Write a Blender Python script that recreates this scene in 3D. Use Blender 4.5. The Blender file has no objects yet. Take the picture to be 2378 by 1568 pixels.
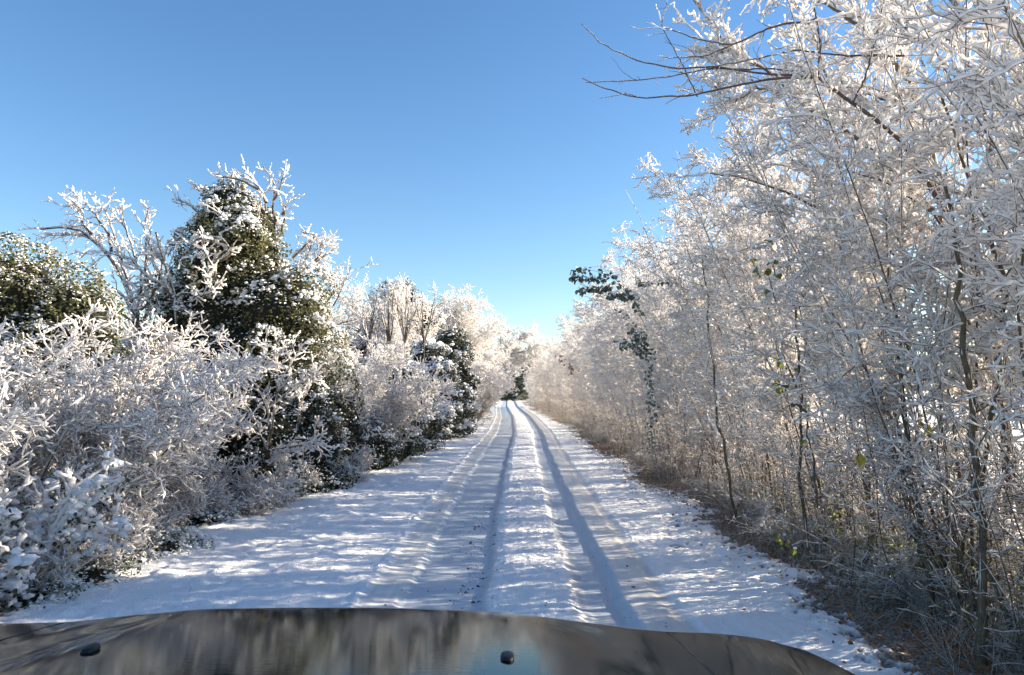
import bpy, bmesh, math
import numpy as np
from mathutils import Vector

# ------------------------------------------------------------------ camera, sky, sun, exposure
S = bpy.context.scene
C = S.collection
R = math.radians
EYE = 1.8
PITCH = R(4.03)
FPX = 1717.0                      # focal length in pixels of a 2378 px wide view of the photo
cam = bpy.data.cameras.new('camera')
cam.sensor_width = 36.0
cam.lens = 36.0 * FPX / 2378.0
cam.clip_start = 0.05
cam.clip_end = 3000
camo = bpy.data.objects.new('camera', cam)
C.objects.link(camo)
camo.location = (0, 0, EYE)
camo.rotation_euler = (R(90) + PITCH, 0, 0)
S.camera = camo

SUN_EL, SUN_AZ = 17.0, 76.0       # azimuth clockwise from the view direction (+Y)
w = bpy.data.worlds.new('World')
S.world = w
w.use_nodes = True
wn = w.node_tree
bg = wn.nodes['Background']
sky = wn.nodes.new('ShaderNodeTexSky')
sky.sky_type = 'NISHITA'
sky.sun_disc = False
sky.sun_elevation = R(SUN_EL)
sky.sun_rotation = R(SUN_AZ)
sky.air_density = 1.0
sky.dust_density = 0.3
sky.ozone_density = 2.5
sky.altitude = 0
hs = wn.nodes.new('ShaderNodeHueSaturation')
hs.inputs['Saturation'].default_value = 1.17
hs.inputs['Hue'].default_value = 0.503
wn.links.new(sky.outputs[0], hs.inputs['Color'])
wn.links.new(hs.outputs[0], bg.inputs[0])
bg.inputs[1].default_value = 0.065
sl = bpy.data.lights.new('sun', 'SUN')
sl.energy = 5.0
sl.angle = R(0.53)
sl.color = (1.0, 0.86, 0.665)
so = bpy.data.objects.new('sun', sl)
C.objects.link(so)
sd = Vector((math.sin(R(SUN_AZ)) * math.cos(R(SUN_EL)), math.cos(R(SUN_AZ)) * math.cos(R(SUN_EL)), math.sin(R(SUN_EL))))
so.rotation_euler = sd.to_track_quat('Z', 'Y').to_euler()
so.location = (30, 20, 20)
S.view_settings.view_transform = 'Standard'
S.view_settings.look = 'None'
S.view_settings.gamma = 1
S.view_settings.exposure = 1.9
S.render.engine = 'CYCLES'
S.cycles.use_denoising = True
S.cycles.max_bounces = 9
S.cycles.diffuse_bounces = 6
S.cycles.transparent_max_bounces = 4


def P(u, v, Y):
    """point at world distance Y seen at pixel (u, v) of a 2378x1568 view"""
    a, b = (u - 1189.0) / FPX, (784.0 - v) / FPX
    cy, cz = math.cos(PITCH) - b * math.sin(PITCH), math.sin(PITCH) + b * math.cos(PITCH)
    t = Y / cy
    return np.array((a * t, Y, EYE + cz * t))


def G(u, v):
    """ground point seen at pixel"""
    a, b = (u - 1189.0) / FPX, (784.0 - v) / FPX
    cy, cz = math.cos(PITCH) - b * math.sin(PITCH), math.sin(PITCH) + b * math.cos(PITCH)
    t = -EYE / cz
    return np.array((a * t, cy * t, 0.0))


# ------------------------------------------------------------------ materials
def mat(name, base, rough=0.8, spec=0.3, var=None, scale=8.0, bump=0.0, bscale=40.0, trans=0.0, coord='Object', transcol=None, sss=0.0):
    m = bpy.data.materials.new(name)
    m.use_nodes = True
    nt = m.node_tree
    b = nt.nodes['Principled BSDF']
    b.inputs['Roughness'].default_value = rough
    b.inputs['Specular IOR Level'].default_value = spec
    b.inputs['Base Color'].default_value = (*base, 1)
    tc = nt.nodes.new('ShaderNodeTexCoord')
    col = None
    if var:
        n = nt.nodes.new('ShaderNodeTexNoise')
        n.inputs['Scale'].default_value = scale
        n.inputs['Detail'].default_value = 4
        r = nt.nodes.new('ShaderNodeValToRGB')
        r.color_ramp.elements[0].position = 0.35
        r.color_ramp.elements[1].position = 0.65
        r.color_ramp.elements[0].color = (*base, 1)
        r.color_ramp.elements[1].color = (*var, 1)
        nt.links.new(tc.outputs[coord], n.inputs['Vector'])
        nt.links.new(n.outputs[0], r.inputs[0])
        nt.links.new(r.outputs[0], b.inputs['Base Color'])
        col = r.outputs[0]
    if bump:
        n2 = nt.nodes.new('ShaderNodeTexNoise')
        n2.inputs['Scale'].default_value = bscale
        n2.inputs['Detail'].default_value = 5
        bp = nt.nodes.new('ShaderNodeBump')
        bp.inputs['Strength'].default_value = bump
        bp.inputs['Distance'].default_value = 0.02
        nt.links.new(tc.outputs[coord], n2.inputs['Vector'])
        nt.links.new(n2.outputs[0], bp.inputs['Height'])
        nt.links.new(bp.outputs[0], b.inputs['Normal'])
    if trans:
        t = nt.nodes.new('ShaderNodeBsdfTranslucent')
        t.inputs[0].default_value = (*(transcol or base), 1)
        if col is not None and transcol is None:
            nt.links.new(col, t.inputs[0])
        mx = nt.nodes.new('ShaderNodeMixShader')
        mx.inputs[0].default_value = trans
        nt.links.new(b.outputs[0], mx.inputs[1])
        nt.links.new(t.outputs[0], mx.inputs[2])
        nt.links.new(mx.outputs[0], nt.nodes['Material Output'].inputs[0])
    return m


M_BARK = mat('bark', (0.17, 0.125, 0.095), 0.85, 0.2, (0.10, 0.085, 0.06), 9, 0.5, 60)
M_BARKG = mat('mossy_bark', (0.16, 0.13, 0.085), 0.9, 0.15, (0.09, 0.08, 0.06), 11, 1.0, 38)
M_TWIG = mat('twig', (0.17, 0.12, 0.10), 0.8, 0.2, (0.11, 0.08, 0.07), 3)
M_DARKTWIG = mat('dark_twig', (0.085, 0.06, 0.062), 0.6, 0.3, (0.12, 0.08, 0.065), 6)
M_RIME = mat('rime_snow', (0.95, 0.945, 0.94), 0.75, 0.25, None, 8, 0.35, 60, 0.5, transcol=(0.98, 0.945, 0.915))
M_SNOW = mat('settled_snow', (0.93, 0.93, 0.93), 0.8, 0.2, None, 8, 0.5, 45, 0.15)
M_IVY = mat('ivy_leaf', (0.040, 0.052, 0.024), 0.55, 0.3, (0.12, 0.115, 0.042), 2.2, trans=0.2, transcol=(0.22, 0.22, 0.05))
M_DARKLEAF = mat('dark_leaf', (0.030, 0.046, 0.036), 0.5, 0.4, (0.06, 0.08, 0.05), 2.5)
M_FROSTLEAF = mat('frosted_dark_leaf', (0.06, 0.085, 0.045), 0.6, 0.3, (0.22, 0.25, 0.20), 26, trans=0.1)
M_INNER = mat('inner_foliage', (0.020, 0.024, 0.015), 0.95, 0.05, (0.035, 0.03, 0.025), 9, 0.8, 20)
M_GLEAF = mat('green_leaf', (0.09, 0.13, 0.035), 0.5, 0.4, (0.16, 0.17, 0.05), 9, trans=0.3, transcol=(0.30, 0.33, 0.04))
M_YLEAF = mat('yellow_leaf', (0.50, 0.34, 0.05), 0.6, 0.3, (0.40, 0.38, 0.06), 9, trans=0.35)
M_BLEAF = mat('brown_leaf', (0.40, 0.19, 0.07), 0.7, 0.2, (0.18, 0.10, 0.055), 12, trans=0.15)
M_GRASS = mat('dry_grass', (0.30, 0.26, 0.20), 0.8, 0.2, (0.55, 0.53, 0.50), 9, trans=0.15)
M_STONE = mat('grit', (0.09, 0.09, 0.10), 0.8, 0.3, (0.16, 0.14, 0.12), 20)


def snow_ground_mat():
    m = bpy.data.materials.new('snow_ground')
    m.use_nodes = True
    nt = m.node_tree
    L = nt.links.new
    b = nt.nodes['Principled BSDF']
    b.inputs['Specular IOR Level'].default_value = 0.3
    tc = nt.nodes.new('ShaderNodeTexCoord')

    def attr(n):
        a = nt.nodes.new('ShaderNodeAttribute')
        a.attribute_name = n
        return a.outputs['Fac']

    def noise(scale, det=5, rough=0.55):
        n = nt.nodes.new('ShaderNodeTexNoise')
        n.inputs['Scale'].default_value = scale
        n.inputs['Detail'].default_value = det
        n.inputs['Roughness'].default_value = rough
        L(tc.outputs['Object'], n.inputs['Vector'])
        return n.outputs[0]

    def mix(f, a, c):
        x = nt.nodes.new('ShaderNodeMix')
        x.data_type = 'RGBA'
        if isinstance(f, float):
            x.inputs[0].default_value = f
        else:
            L(f, x.inputs[0])
        for s, v in ((6, a), (7, c)):
            if isinstance(v, tuple):
                x.inputs[s].default_value = (*v, 1)
            else:
                L(v, x.inputs[s])
        return x.outputs[2]
    pressed = attr('pressed')
    dirt = attr('dirt')
    r0 = nt.nodes.new('ShaderNodeValToRGB')
    r0.color_ramp.elements[0].position = 0.42
    r0.color_ramp.elements[1].position = 0.6
    r0.color_ramp.elements[0].color = (0.60, 0.60, 0.60, 1)
    r0.color_ramp.elements[1].color = (0.72, 0.70, 0.66, 1)
    mp = nt.nodes.new('ShaderNodeMapping')
    mp.inputs['Scale'].default_value = (14, 0.9, 1)
    L(tc.outputs['Object'], mp.inputs[0])
    ns = nt.nodes.new('ShaderNodeTexNoise')
    ns.inputs['Scale'].default_value = 1.0
    ns.inputs['Detail'].default_value = 6
    L(mp.outputs[0], ns.inputs['Vector'])
    L(ns.outputs[0], r0.inputs[0])
    c0 = mix(attr('rut_shade'), r0.outputs[0], (0.40, 0.455, 0.53))  # shade of the ruts painted into the pressed snow as darker blue-grey
    c1 = mix(pressed, (0.92, 0.92, 0.92), c0)
    r1 = nt.nodes.new('ShaderNodeValToRGB')
    r1.color_ramp.elements[0].position = 0.35
    r1.color_ramp.elements[1].position = 0.68
    r1.color_ramp.elements[0].color = (0.055, 0.045, 0.03, 1)
    r1.color_ramp.elements[1].color = (0.42, 0.36, 0.30, 1)
    L(noise(45), r1.inputs[0])
    c2 = mix(dirt, c1, r1.outputs[0])
    L(c2, b.inputs['Base Color'])
    rr = nt.nodes.new('ShaderNodeMapRange')
    rr.inputs[3].default_value = 0.85
    rr.inputs[4].default_value = 0.42
    L(pressed, rr.inputs[0])
    L(rr.outputs[0], b.inputs['Roughness'])
    bp = nt.nodes.new('ShaderNodeBump')
    bs = nt.nodes.new('ShaderNodeMapRange')
    bs.inputs[3].default_value = 0.75
    bs.inputs[4].default_value = 0.12
    L(pressed, bs.inputs[0])
    L(bs.outputs[0], bp.inputs['Strength'])
    bp.inputs['Distance'].default_value = 0.025
    L(noise(55, 4, 0.6), bp.inputs['Height'])
    bp2 = nt.nodes.new('ShaderNodeBump')
    bp2.inputs['Strength'].default_value = 0.25
    bp2.inputs['Distance'].default_value = 0.01
    L(ns.outputs[0], bp2.inputs['Height'])
    L(bp.outputs[0], bp2.inputs['Normal'])
    L(bp2.outputs[0], b.inputs['Normal'])
    return m


M_GROUND = snow_ground_mat()


# ------------------------------------------------------------------ mesh helpers
class Acc:
    def __init__(s):
        s.v, s.f, s.n = [], [], 0

    def add(s, v, f):
        v = np.asarray(v, dtype=np.float32).reshape(-1, 3)
        f = np.asarray(f, dtype=np.int64)
        s.v.append(v)
        s.f.append(f + s.n)
        s.n += len(v)

    def build(s, name, material, parent=None, smooth=True):
        me = bpy.data.meshes.new(name)
        if s.n:
            v = np.concatenate(s.v)
            me.vertices.add(len(v))
            me.vertices.foreach_set('co', v.ravel())
            loops = np.concatenate([f.ravel() for f in s.f]).astype(np.int32)
            tot = np.concatenate([np.full(len(f), f.shape[1], dtype=np.int32) for f in s.f])
            st = np.concatenate([[0], np.cumsum(tot)[:-1]]).astype(np.int32)
            me.loops.add(len(loops))
            me.loops.foreach_set('vertex_index', loops)
            me.polygons.add(len(tot))
            me.polygons.foreach_set('loop_start', st)
            me.polygons.foreach_set('loop_total', tot)
            me.polygons.foreach_set('use_smooth', np.full(len(tot), smooth))
            me.update(calc_edges=True)
        me.materials.append(material)
        o = bpy.data.objects.new(name, me)
        C.objects.link(o)
        if parent is not None:
            o.parent = parent
        return o


def nrm(a):
    return a / np.maximum(np.linalg.norm(a, axis=-1, keepdims=True), 1e-9)


def tangents(c):
    t = np.empty_like(c)
    t[:, 1:-1] = c[:, 2:] - c[:, :-2]
    t[:, 0] = c[:, 1] - c[:, 0]
    t[:, -1] = c[:, -1] - c[:, -2]
    return nrm(t)


REF = np.array((0.35, -0.25, 0.9))


def tubes(acc, c, r, K, squash=1.0):
    """c (N,P,3) centre lines, r (N,P) radii, K sides"""
    N, Pn = r.shape
    if N == 0:
        return
    t = tangents(c)
    up = REF / np.linalg.norm(REF) - (t @ (REF / np.linalg.norm(REF)))[..., None] * t
    up = nrm(up)
    sd_ = np.cross(t, up)
    a = np.arange(K) * 2 * math.pi / K + 0.3
    ring = c[:, :, None, :] + r[:, :, None, None] * (np.cos(a)[None, None, :, None] * sd_[:, :, None, :] + squash * np.sin(a)[None, None, :, None] * up[:, :, None, :])
    base = (np.arange(N)[:, None, None] * Pn + np.arange(Pn - 1)[None, :, None]) * K
    k = np.arange(K)[None, None, :]
    k2 = (k + 1) % K
    f = np.stack([base + k, base + k2, base + K + k2, base + K + k], -1).reshape(-1, 4)
    acc.add(ring.reshape(-1, 3), f)


def grow(rng, p0, d0, L, Pn, jit, trop=0.0):
    N = len(p0)
    c = np.empty((N, Pn, 3))
    c[:, 0] = p0
    d = nrm(np.array(d0, dtype=float))
    step = (np.asarray(L) / (Pn - 1)).reshape(-1, 1)
    tr = np.asarray(trop, dtype=float)
    if tr.ndim == 0:
        tr = np.array((0, 0, float(tr)))
    for k in range(1, Pn):
        d = nrm(d + jit * rng.normal(size=(N, 3)) + tr)
        c[:, k] = c[:, k - 1] + d * step
    return c


def spawn(rng, c, r, n, t0=0.2, t1=1.0, ang=50, angj=12, flat=0.0, bias=None):
    """n children per parent curve: start points, directions, parent radius, parameter t"""
    N, Pn = r.shape
    t = np.sort(rng.uniform(t0, t1, size=(N, n)), axis=1)
    x = t * (Pn - 1)
    i = np.minimum(x.astype(int), Pn - 2)
    f = (x - i)[..., None]
    ii = np.arange(N)[:, None]
    p = c[ii, i] * (1 - f) + c[ii, i + 1] * f
    rr = r[ii, i] * (1 - f[..., 0]) + r[ii, i + 1] * f[..., 0]
    tg = nrm(c[ii, i + 1] - c[ii, i])
    u = rng.normal(size=(N, n, 3))
    u[..., 2] *= (1 - flat)
    if bias is not None:
        u += np.asarray(bias)
    u = nrm(u - (u * tg).sum(-1, keepdims=True) * tg)
    a = np.radians(ang + rng.normal(size=(N, n, 1)) * angj)
    d = np.cos(a) * tg + np.sin(a) * u
    return p.reshape(-1, 3), d.reshape(-1, 3), rr.reshape(-1), t.reshape(-1)


def taper(r0, Pn, end=0.3):
    return np.asarray(r0)[:, None] * np.linspace(1, end, Pn)[None, :]


def snow_on(acc, rng, c, r, base, K=4, bare=0.12, zf=None, feather=0.0, sub=1):
    """snow lying along twigs: a lumpy tube riding on the upper side"""
    if sub > 1:                                  # more stations along the twig
        N, Pn = r.shape
        x = np.linspace(0, Pn - 1, (Pn - 1) * sub + 1)
        i = np.minimum(x.astype(int), Pn - 2)
        f = x - i
        c = c[:, i] * (1 - f)[None, :, None] + c[:, i + 1] * f[None, :, None]
        r = r[:, i] * (1 - f)[None] + r[:, i + 1] * f[None]
    N, Pn = r.shape
    t = tangents(c)
    up = nrm(np.array((-0.12, -0.05, 1.0)) - (t @ np.array((-0.12, -0.05, 1.0)))[..., None] * t + 1e-4)
    hor = np.sqrt(np.clip(1 - t[..., 2] ** 2, 0, 1))
    b = np.broadcast_to(np.asarray(base, dtype=float).reshape(-1, 1), (N, 1)) if np.ndim(base) else base
    rs = b * (0.35 + 1.15 * rng.random((N, Pn)) ** 1.5) * (0.5 + 0.5 * hor)
    rs = rs * (rng.random((N, 1)) > bare)
    rs = rs * np.where(rng.random((N, Pn)) < 0.10, 0.3, 1.0)
    if zf is not None:
        rs = rs * zf(c[..., 2])
    cc = c + up * (r * 0.55 + rs * 0.55)[..., None]
    if feather:
        cc[:, -1] += up[:, -1] * feather * rng.random((N, 1))
    rr = rs + np.where(rs > 0.001, r * 0.5, 0)
    # closed ends
    e0 = cc[:, :1] - t[:, :1] * rs[:, :1, None] * 0.5
    e1 = cc[:, -1:] + t[:, -1:] * rs[:, -1:, None] * 0.7
    cc = np.concatenate([e0, cc, e1], 1)
    rr = np.concatenate([rr[:, :1] * 0, rr, rr[:, -1:] * 0], 1)
    keep = rr.max(1) > 0.0025
    tubes(acc, cc[keep], rr[keep], K, 0.9)


_bm = bmesh.new()
bmesh.ops.create_icosphere(_bm, subdivisions=2, radius=1)
ICO_V = np.array([v.co[:] for v in _bm.verts])
ICO_F = np.array([[v.index for v in f.verts] for f in _bm.faces])
_bm.free()
_bm = bmesh.new()
bmesh.ops.create_icosphere(_bm, subdivisions=4, radius=1)
ICO4_V = np.array([v.co[:] for v in _bm.verts])
ICO4_F = np.array([[v.index for v in f.verts] for f in _bm.faces])
_bm.free()


def blobs(acc, rng, pts, rad, squash=0.7, lump=0.18):
    n = len(pts)
    if n == 0:
        return
    v = ICO_V[None] * (1 + lump * rng.normal(size=(n, len(ICO_V), 1)))
    v = v * np.asarray(rad).reshape(-1, 1, 1) * (rng.uniform(0.75, 1.3, (n, 1, 3)) * np.array((1, 1, squash)))
    v = v + np.asarray(pts)[:, None, :]
    f = ICO_F[None] + (np.arange(n) * len(ICO_V))[:, None, None]
    acc.add(v.reshape(-1, 3), f.reshape(-1, 3))


def leaves(acc, rng, pts, nor, size, droop=0.3, narrow=0.75, var=0.35):
    n = len(pts)
    if n == 0:
        return
    nor = nrm(nor)
    a = nrm(np.cross(nor, rng.normal(size=(n, 3))) + np.array((0, 0, -droop)))
    a = nrm(a - (a * nor).sum(-1, keepdims=True) * nor)
    s = np.cross(nor, a)
    sz = (np.asarray(size) * (1 + var * (rng.random(n) * 2 - 1)))[:, None] if np.ndim(size) else (size * (1 + var * (rng.random(n) * 2 - 1)))[:, None]
    wd = sz * narrow * 0.5
    fold = nor * sz * 0.10
    v = np.stack([pts, pts + a * sz * 0.3 + s * wd + fold, pts + a * sz * 0.72 + s * wd * 0.72 + fold, pts + a * sz - nor * sz * 0.12,
                  pts + a * sz * 0.72 - s * wd * 0.72 + fold, pts + a * sz * 0.3 - s * wd + fold], 1)
    b = (np.arange(n) * 6)[:, None]
    f = np.concatenate([b + np.array([[0, 1, 2, 3]]), b + np.array([[0, 3, 4, 5]])])
    acc.add(v.reshape(-1, 3), f)


# ------------------------------------------------------------------ smooth value noise
_tab = np.random.default_rng(7).random(65536)


def vnoise(x, y, seed=0):
    x = np.asarray(x, dtype=float)
    y = np.asarray(y, dtype=float)
    xi, yi = np.floor(x).astype(np.int64), np.floor(y).astype(np.int64)
    fx, fy = x - xi, y - yi
    fx, fy = fx * fx * (3 - 2 * fx), fy * fy * (3 - 2 * fy)

    def h(a, b):
        return _tab[(a * 73856093 ^ b * 19349663 ^ seed * 83492791) & 65535]
    return (h(xi, yi) * (1 - fx) + h(xi + 1, yi) * fx) * (1 - fy) + (h(xi, yi + 1) * (1 - fx) + h(xi + 1, yi + 1) * fx) * fy


def fbm(x, y, o=4, seed=0, g=0.5):
    s, a, tot = 0, 1.0, 0
    for k in range(o):
        s = s + a * vnoise(x * 2 ** k, y * 2 ** k, seed + k)
        tot += a
        a *= g
    return s / tot


def sstep(a, b, x):
    t = np.clip((x - a) / (b - a), 0, 1)
    return t * t * (3 - 2 * t)


# ------------------------------------------------------------------ things
def thing(name, label, cat, loc=(0, 0, 0), rz=0.0, group=None, scale=1.0):
    o = bpy.data.objects.new(name, None)
    o.empty_display_size = 0.2
    C.objects.link(o)
    o.location = tuple(float(q) for q in loc)
    o.rotation_euler = (0, 0, rz)
    o.scale = (scale,) * 3 if np.ndim(scale) == 0 else tuple(scale)
    o['label'] = label
    o['category'] = cat
    if group:
        o['group'] = group
    return o


def dup(root, label, loc, rz=0.0, group=None, scale=1.0, tilt=(0, 0)):
    r = root.copy()
    C.objects.link(r)
    r.location = tuple(float(q) for q in loc)
    r.rotation_euler = (tilt[0], tilt[1], rz)
    r.scale = (scale,) * 3 if np.ndim(scale) == 0 else tuple(scale)
    r['label'] = label
    if group:
        r['group'] = group
    for ch in list(KIDS[root.name]):
        c = ch.copy()
        C.objects.link(c)
        c.parent = r
    return r


KIDS = {}


def kids(root, *objs):
    KIDS[root.name] = list(objs)
    return root


def use(proto, state, name, label, cat, loc, rz=0.0, group=None, scale=1.0, tilt=(0, 0)):
    """first use moves the prototype itself, later uses copy it"""
    if proto.name not in state:
        state.add(proto.name)
        proto.location = tuple(float(q) for q in loc)
        proto.rotation_euler = (tilt[0], tilt[1], rz)
        proto.scale = (scale,) * 3 if np.ndim(scale) == 0 else tuple(scale)
        proto['label'] = label
        proto['category'] = cat
        if group:
            proto['group'] = group
        return proto
    o = dup(proto, label, loc, rz, group, scale, tilt)
    o['category'] = cat
    if not group and 'group' in o:
        del o['group']
    return o


USED = set()

# ------------------------------------------------------------------ ground
SH_Y = [0, 12, 22, 32, 50, 65, 80, 110, 160]
SH_X = [0.02, 0.02, 0.14, 0.33, 0.26, -0.05, -0.35, -0.5, -0.9]


def shift(y):
    return np.interp(y, SH_Y, SH_X)


def rfoot(y):
    return np.interp(y, [0, 6, 15, 32, 50, 58, 77, 160], [3.15, 3.1, 2.95, 3.0, 2.7, 2.35, 1.7, 1.4])


def lfoot(y):
    return np.interp(y, [0, 5.8, 8.5, 11, 14, 29, 47, 77, 160], [-4.0, -3.9, -4.0, -3.6, -3.1, -3.05, -2.3, -2.2, -2.9])


PX = [-12, -4.2, -3.0, -2.2, -1.6, -1.36, -1.28, -1.15, -1.00, -0.92, -0.30, -0.22, -0.1, 0.1, 0.3, 0.5, 0.58, 0.66, 0.9, 0.98, 1.24, 1.29, 1.34, 1.42, 2.0, 3.0, 4.5, 14]
PZ = [.05, .11, .07, .045, .026, .022, .012, -.002, -.008, -.042, -.058, -.020, .008, .014, .014, .006, -.034, -.052, -.052, .004, .010, .000, .002, .016, .022, .04, .10, .0]


def surf(x, y):
    xx = x - shift(y) + 0.02 * (fbm(y * 19, x * 4, 2, 18) - 0.5) + 0.07 * (fbm(y * 0.9, x * 0 + 3.0, 3, 5) - 0.5) + 0.03 * (fbm(y * 7, x * 0 + 9.0, 2, 8) - 0.5)
    z = np.interp(xx, PX, PZ)
    pr = sstep(-1.33, -1.22, xx) * (1 - sstep(-0.25, -0.14, xx)) + sstep(0.52, 0.62, xx) * (1 - sstep(1.32, 1.42, xx))
    loose = 1 - pr
    n1 = fbm(x * 5.5, y * 4.5, 5, 11, 0.62) - 0.5
    n2 = fbm(x * 1.3, y * 1.1, 3, 31) - 0.5
    lumps = np.clip(fbm(x * 9, y * 8, 3, 51) - 0.55, 0, 1)
    z = z + loose * (0.020 * n1 + 0.008 * n2 + 0.035 * lumps + 0.024 * (fbm(x * 26, y * 22, 3, 151, 0.6) - 0.5)) + pr * 0.004 * n1
    verge = sstep(1.6, 2.2, np.abs(xx))
    z = z + verge * (0.030 * np.clip(fbm(x * 6.4, y * 6.0, 3, 171) - 0.52, 0, 1) * 3 + 0.030 * (fbm(x * 3, y * 2.6, 4, 71, 0.6) - 0.5) + 0.035 * n2)
    # lip of thrown snow at the outer edge of the left rut
    z = z + 0.035 * np.exp(-((xx + 1.34) / 0.04) ** 2) * np.clip(fbm(x * 5, y * 6, 2, 91) - 0.35, 0, 1) * 2
    # bare litter: right verge towards the hedge, thin at the left hedge foot
    rf = rfoot(y) - x
    d = sstep(1.1, -0.15, rf) * 0.50 + 0.19 * sstep(1.8, 0.8, rf)
    nz = 0.5 * fbm(x * 6, y * 5, 5, 111, 0.65) + 0.5 * fbm(x * 19, y * 15, 4, 113, 0.7)
    nb = fbm(x * 1.1, y * 0.8, 2, 131)
    dirt = sstep(0.0, 0.10, d * 0.75 + (nb - 0.5) * 0.55 * (rf < 1.7) + nz - 0.80)
    dirt = dirt * sstep(1.95, 1.5, rf)
    beyond = sstep(-2.2, -3.2, rf)
    dirt = dirt * (1 - beyond)
    lf = x - lfoot(y)
    dl = sstep(0.25, -0.25, lf) * (1 - sstep(-3.0, -4.0, lf))
    dirt = np.clip(dirt + sstep(0.0, 0.15, dl * 0.6 + nz - 0.72) * (lf < 0.3), 0, 1)
    z = z - dirt * 0.03
    # mask for the shade tint painted onto both wheel ruts
    rut_sh = sstep(-1.02, -0.92, xx) * (1 - sstep(-0.28, -0.18, xx)) + sstep(0.54, 0.62, xx) * (1 - sstep(0.95, 1.03, xx))
    return z, pr, dirt, rut_sh * (0.75 + 0.25 * vnoise(x * 3, y * 0.7, 5))


def ground_sheet(name, x0f, x1f, nx, rows):
    y = rows
    xs = np.linspace(0, 1, nx)[None, :]
    X = x0f(y)[:, None] * (1 - xs) + x1f(y)[:, None] * xs
    Y = np.repeat(y[:, None], nx, 1)
    z, pr, dirt, rut_sh = surf(X, Y)
    v = np.stack([X, Y, z], -1).reshape(-1, 3)
    i = np.arange(len(y) - 1)[:, None] * nx + np.arange(nx - 1)[None]
    f = np.stack([i, i + 1, i + nx + 1, i + nx], -1).reshape(-1, 4)
    a = Acc()
    a.add(v, f)
    o = a.build(name, M_GROUND)
    for nm, arr in (('pressed', pr), ('dirt', dirt), ('rut_shade', rut_sh)):
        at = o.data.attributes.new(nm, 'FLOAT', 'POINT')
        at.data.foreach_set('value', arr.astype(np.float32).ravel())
    o['kind'] = 'structure'
    return o


rows = [-3.0, -1, 0.5, 2.0, 3.0]
while rows[-1] < 175:
    rows.append(rows[-1] + max(0.016, rows[-1] * 0.0036))
rows = np.array(rows)
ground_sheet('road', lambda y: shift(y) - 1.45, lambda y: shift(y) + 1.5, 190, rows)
ground_sheet('verge', lambda y: shift(y) - 8.0, lambda y: shift(y) - 1.45, 260, rows)
ground_sheet('verge', lambda y: shift(y) + 1.5, lambda y: shift(y) + 8.0, 260, rows)
# the snowy fields on both sides, reaching the horizon
a = Acc()
xs = np.array([-900, -400, -150, -60, -30, -18, -7.8, 7.6, 18, 30, 60, 150, 400, 900], dtype=float)
ys = np.array([-60, -20, -2.9, 10, 30, 60, 100, 150, 172, 220, 300, 500, 900], dtype=float)
X, Y = np.meshgrid(xs, ys)
Z = -0.12 + 1.5 * (np.abs(X) > 60) * (fbm(X * 0.01, Y * 0.01, 2, 5) - 0.3)
i = np.arange(len(ys) - 1)[:, None] * len(xs) + np.arange(len(xs) - 1)[None]
a.add(np.stack([X, Y, Z], -1), np.stack([i, i + 1, i + len(xs) + 1, i + len(xs)], -1).reshape(-1, 4))
g = a.build('ground', M_GROUND)
g['kind'] = 'structure'


# ------------------------------------------------------------------ plant builders
def hedge_proto(seed, H=6.0, near=False, stems=8, lean=-0.065):
    """one many-stemmed hedge shrub: upright poles with dense, mostly level side twigs under snow"""
    rng = np.random.default_rng(seed)
    W, T, SN = Acc(), Acc(), Acc()
    n = stems
    p0 = np.stack([rng.normal(0, 0.10, n), rng.normal(0, 0.20, n), np.full(n, -0.1)], 1)
    d0 = np.stack([rng.normal(lean * 0.6, 0.09, n), rng.normal(0, 0.16, n), np.ones(n)], 1)
    Ls = H * rng.uniform(0.55, 1.0, n)
    c0 = grow(rng, p0, d0, Ls, 12, 0.07, np.array((lean * 0.03, 0, 0.02)))
    r0 = taper(rng.uniform(0.008, 0.017, n), 12, 0.2)
    tubes(W, c0, r0, 7 if near else 5)
    zf = lambda z: 0.24 + 0.76 * sstep(0.6, 2.2, z)
    snow_on(SN, rng, c0, r0 * 0.6, 0.011, 5, 0, zf)
    # side branches
    p, d, rr, t = spawn(rng, c0, r0, 20, 0.03, 0.99, 52, 17, 0.2, bias=(-0.3, 0, 0))
    L = (1.05 - 0.5 * t) * rng.uniform(0.4, 1.1, len(t))
    L *= 0.42 + 0.58 * sstep(0.05, 0.32, t)
    c1 = grow(rng, p, d, L, 8, 0.20, 0.02)
    r1 = taper(np.minimum(rr * 0.6, 0.008), 8, 0.3)
    tubes(T, c1, r1, 4 if near else 3)
    snow_on(SN, rng, c1, r1, 0.0125, 5, 0.06, zf, 0.01, 2 if near else 1)
    # twigs
    p, d, rr, t = spawn(rng, c1, r1, 8, 0.1, 1.0, 48, 18, 0.35)
    L = rng.uniform(0.10, 0.36, len(t))
    c2 = grow(rng, p, d, L, 5, 0.26, 0.015)
    r2 = taper(np.full(len(t), 0.0036), 5, 0.5)
    tubes(T, c2, r2, 3)
    snow_on(SN, rng, c2, r2, 0.011, 4, 0.10, zf, 0.012, 2 if near else 1)
    p, d, rr, t = spawn(rng, c2, r2, 3, 0.2, 1.0, 50, 18, 0.3)
    L = rng.uniform(0.04, 0.15, len(t))
    c3 = grow(rng, p, d, L, 4, 0.28, 0.0)
    r3 = taper(np.full(len(t), 0.0026), 4, 0.6)
    tubes(T, c3, r3, 3)
    snow_on(SN, rng, c3, r3, 0.0095, 4, 0.15, zf, 0.012, 2 if near else 1)
    e = thing('hedge_shrub', 'x', 'hedge shrub')
    a1 = W.build('trunk', M_BARK, e)
    a2 = T.build('crown', M_TWIG, e)
    a3 = SN.build('snow_coat', M_RIME, e)
    return kids(e, a1, a2, a3)


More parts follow.
